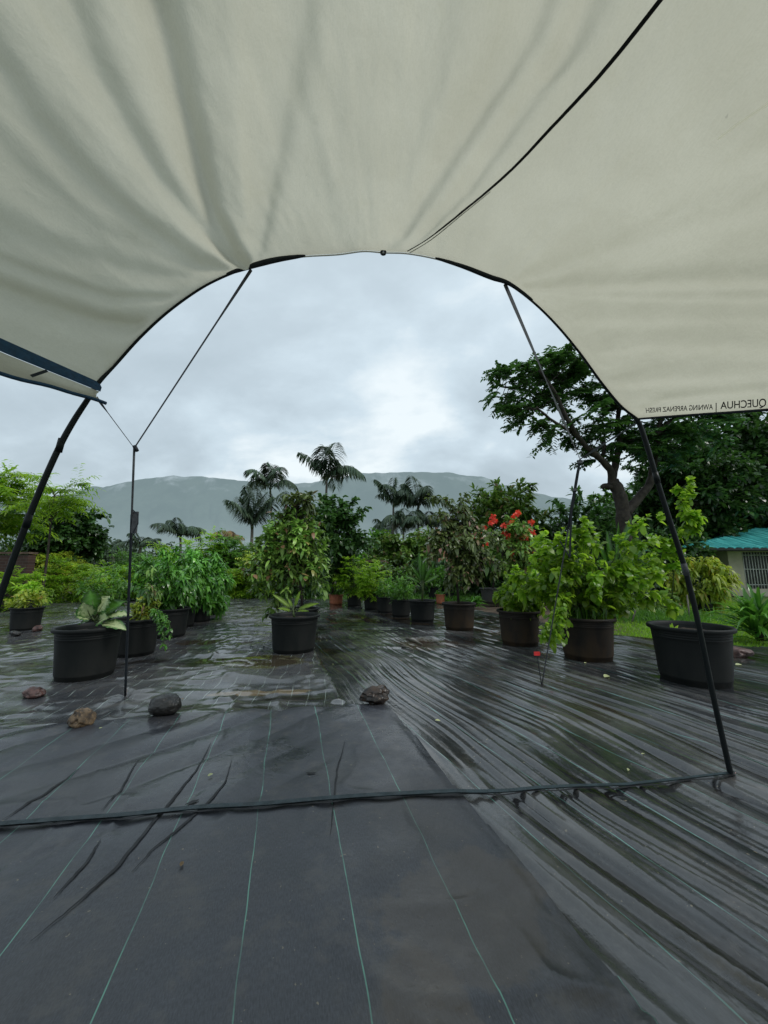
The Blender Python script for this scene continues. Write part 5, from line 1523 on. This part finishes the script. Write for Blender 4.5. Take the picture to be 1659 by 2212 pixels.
# arched pole in two visible legs and the crown
left_leg = [(213, 826), (190, 862), (160, 908), (130, 962), (90, 1050), (50, 1150), (0, 1290), (-60, 1480), (-105, 1650), (-125, 1800)]
LP = [arch_pt(*p) for p in left_leg]
LP[-1] = Vector((LP[-1].x, LP[-1].y, .03))
crown = [Vector(p) + (Vector((0, .0, .035)) if 8 <= i <= 13 else Vector((0, .010, .008))) for i, p in enumerate(FP)]
right_leg = [(1375, 905), (1395, 955), (1420, 1040), (1450, 1135), (1480, 1230), (1508, 1345), (1540, 1500), (1583, 1693)]
RP = [arch_pt(*p) for p in right_leg]
allp = [np.array(p) for p in LP[::-1]] + [np.array(p) for p in crown[1:-1]] + [np.array(p) for p in RP]
pp = resample(np.array(allp), 220)
mb = MB(); mb.tube(pp, [.0085 + .0035 * sstep(.28, .16, i / 219) + .0035 * sstep(.72, .84, i / 219) for i in range(220)], 12); pole = mb.build('pole', M['black_metal'], aw)
for pt in [(1418, 1032), (1480, 1230), (130, 962), (60, 1125)]:        # ferrules where the sections join
    c = arch_pt(*pt); d = (arch_pt(pt[0] + (4 if pt[0] > 800 else -4), pt[1] + 14) - c).normalized()
    mb = MB(); mb.tube([c - d * .03, c + d * .03], .0135, 12); mb.build('ferrule', M['strap_grey'] if pt[0] > 1450 else M['black_metal'], pole)
# dark sleeves over the pole near the tie points
def sleeve(i0, i1, w0, name='sleeve', mat='strap_black'):
    P = resample(FP[i0:i1 + 1], 30); mb = MB(); n = len(P)
    mb.tube([p + np.array([0, -.004, -.004]) for p in P], [w0 * (.25 + .75 * sin(pi * i / (n - 1)) ** .7) for i in range(n)], 8); mb.build(name, M[mat], aw)
sleeve(5, 8, .014); sleeve(13, 17, .013)
# light piping along the hem at the crown of the arch
mb = MB(); P = resample(FP[7:15], 60); mb.tube([p + np.array([0, .0, -.006]) for p in P], .0035, 6); mb.build('piping', M['white'], aw)
c = arch_pt(828, 547); mb = MB()
mb.tube([c + Vector((.012 * cos(a), -.01, -.006 + .012 * sin(a))) for a in np.linspace(.2, 2 * pi - .4, 12)], .005, 6); mb.build('hook', M['strap_black'], aw)

# guy straps
def strap(name, pts, w0, mat, par=aw, tube=False, sag=0.0):
    mb = MB(); P = [Vector(p) for p in pts]
    if tube: mb.tube(P, w0, 6)
    else: mb.ribbon(P, w0, (0.25, -1, .1)); 
    return mb.build(name, mat, par)
LF = ground(270, 1517); LJ = at(290, 968, 2.45)
def lerpn(a, b, n=8, sag=0.0): return [Vector(a).lerp(Vector(b), i / (n - 1)) - Vector((0, 0, sag * sin(pi * i / (n - 1)))) for i in range(n)]
strap('guy_strap', lerpn(arch_pt(543, 582), LJ, 10), [.020, .016] + [.011] * 8, M['strap_grey'])
strap('guy_strap', lerpn(arch_pt(208, 858), LJ, 10), [.012, .010] + [.004] * 8, M['strap_grey'])
mid_ = LJ.lerp(LF, .18); 
gl = strap('guy_line', lerpn(LJ, LF, 12), [.007, .007] + [.0065] * 10, M['strap_grey'], tube=True)
strap('guy_line', lerpn(LJ.lerp(LF, .24), LJ.lerp(LF, .97), 12), .0085, M['strap_black'], tube=True)
p0 = LJ.lerp(LF, .22)
strap('slack_loop', [p0, p0 + Vector((.045, 0, -.04)), p0 + Vector((.05, 0, -.10)), p0 + Vector((.02, 0, -.17))], .008, M['strap_black'], par=gl)
MB().box(tuple(LJ.lerp(LF, .27) + Vector((.03, -.01, 0))), (.035, .012, .15)).build('buckle', M['strap_grey'], gl, False)
mb = MB(); mb.tube([LJ + Vector((0, 0, .015)), LJ - Vector((-.02, 0, .02))], .013, 6); mb.build('knot', M['strap_black'], gl)
MB().tube([LF - Vector((0, 0, .05)), LF + Vector((0, 0, .10))], .007, 8).build('peg', M['peg'], gl)

RF = ground(1170, 1482); RJ = at(1253, 992, 2.75)
strap('guy_strap', lerpn(arch_pt(1090, 612), RJ, 12), [.034, .034, .030, .028, .018, .009, .014, .028, .026, .020, .010, .008], M['strap_grey'])
strap('guy_strap', lerpn(arch_pt(1378, 912), RJ, 10), [.010, .010, .006, .012, .006, .016, .016, .012, .008, .008], M['strap_grey'])
gl = strap('guy_line', lerpn(RJ, RJ.lerp(RF, .30), 8), [.016, .026, .028, .026, .032, .028, .024, .018], M['strap_black'])
MB().box(tuple(RJ.lerp(RF, .12)), (.03, .012, .02)).build('buckle', M['strap_grey'], gl, False)
MB().box(tuple(RJ.lerp(RF, .01)), (.035, .012, .025)).build('buckle', M['strap_grey'], gl, False)
p0 = RJ.lerp(RF, .2)
strap('slack_loop', lerpn(p0, RJ.lerp(RF, .40) + Vector((.05, 0, 0)), 8), .020, M['strap_black'], par=gl)
strap('slack_loop', lerpn(RJ.lerp(RF, .40) + Vector((.05, 0, 0)), RJ.lerp(RF, .33) - Vector((.05, 0, 0)), 6), .012, M['strap_black'], par=gl)
strap('guy_line', lerpn(RJ.lerp(RF, .28), RF, 12), .0048, M['strap_grey'], tube=True)
# small peg cord with red tag
pr = at(1160, 1412, RF.y - .02)
strap('guy_line', lerpn(pr, RF, 6), .0035, M['strap_black'], tube=True)
MB().box(tuple(pr), (.05, .012, .03)).build('red_tag', plain('red_plastic', (.6, .03, .03), .5), gl, False)

# webbing on the ground between the feet
wa = ground(-70, 1818); wb_ = foot; P = []; W_ = []
for i in range(90):
    f = i / 89; p = Vector(wa).lerp(Vector(wb_), f)
    z = max(height(p.x, p.y), height(p.x, p.y - .01)) + .010 + (.012 * abs(sin(i * 1.1)) * .0)
    P.append(Vector((p.x, p.y, z))); W_.append(.026 if f < .55 else .026 - .012 * (f - .55) / .45)
zz = np.array([p.z for p in P]); zz = np.array([zz[max(0, i - 3):i + 4].max() for i in range(90)]); zz = np.convolve(np.pad(zz, 3, 'edge'), np.ones(7) / 7, 'valid')
for p, z in zip(P, zz): p.z = float(z)
mb = MB(); mb.ribbon(P, W_, (0, 0, 1)); mb.ribbon([p - Vector((0, 0, .004)) for p in P], [w_ * 1.0 for w_ in W_], (0, 0, -1))
mb.build('ground_strap', plain('ground_webbing', (.02, .035, .042), .5, .4, .3, 30, .2), aw)
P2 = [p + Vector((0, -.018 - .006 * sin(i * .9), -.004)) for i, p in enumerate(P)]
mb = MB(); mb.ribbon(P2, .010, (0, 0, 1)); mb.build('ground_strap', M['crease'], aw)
# foot of the pole: socket, ring, pegs
MB().tube([foot + Vector((0, 0, .01)), foot + Vector((-.004, 0, .06))], .014, 12).build('foot_socket', M['black_metal'], aw)
mb = MB(); mb.tube([foot + Vector((.03 * cos(a), .018 * sin(a), .028)) for a in np.linspace(0, 2 * pi, 16)], .003, 6); mb.build('ring', M['peg'], aw)
MB().tube([foot + Vector((.035, 0, -.01)), foot + Vector((.02, .01, .05))], .004, 6).build('peg', M['tag_pink'], aw)
MB().box(tuple(foot + Vector((-.03, -.005, .035))), (.03, .004, .014)).build('tag', M['tag_pink'], aw, False)
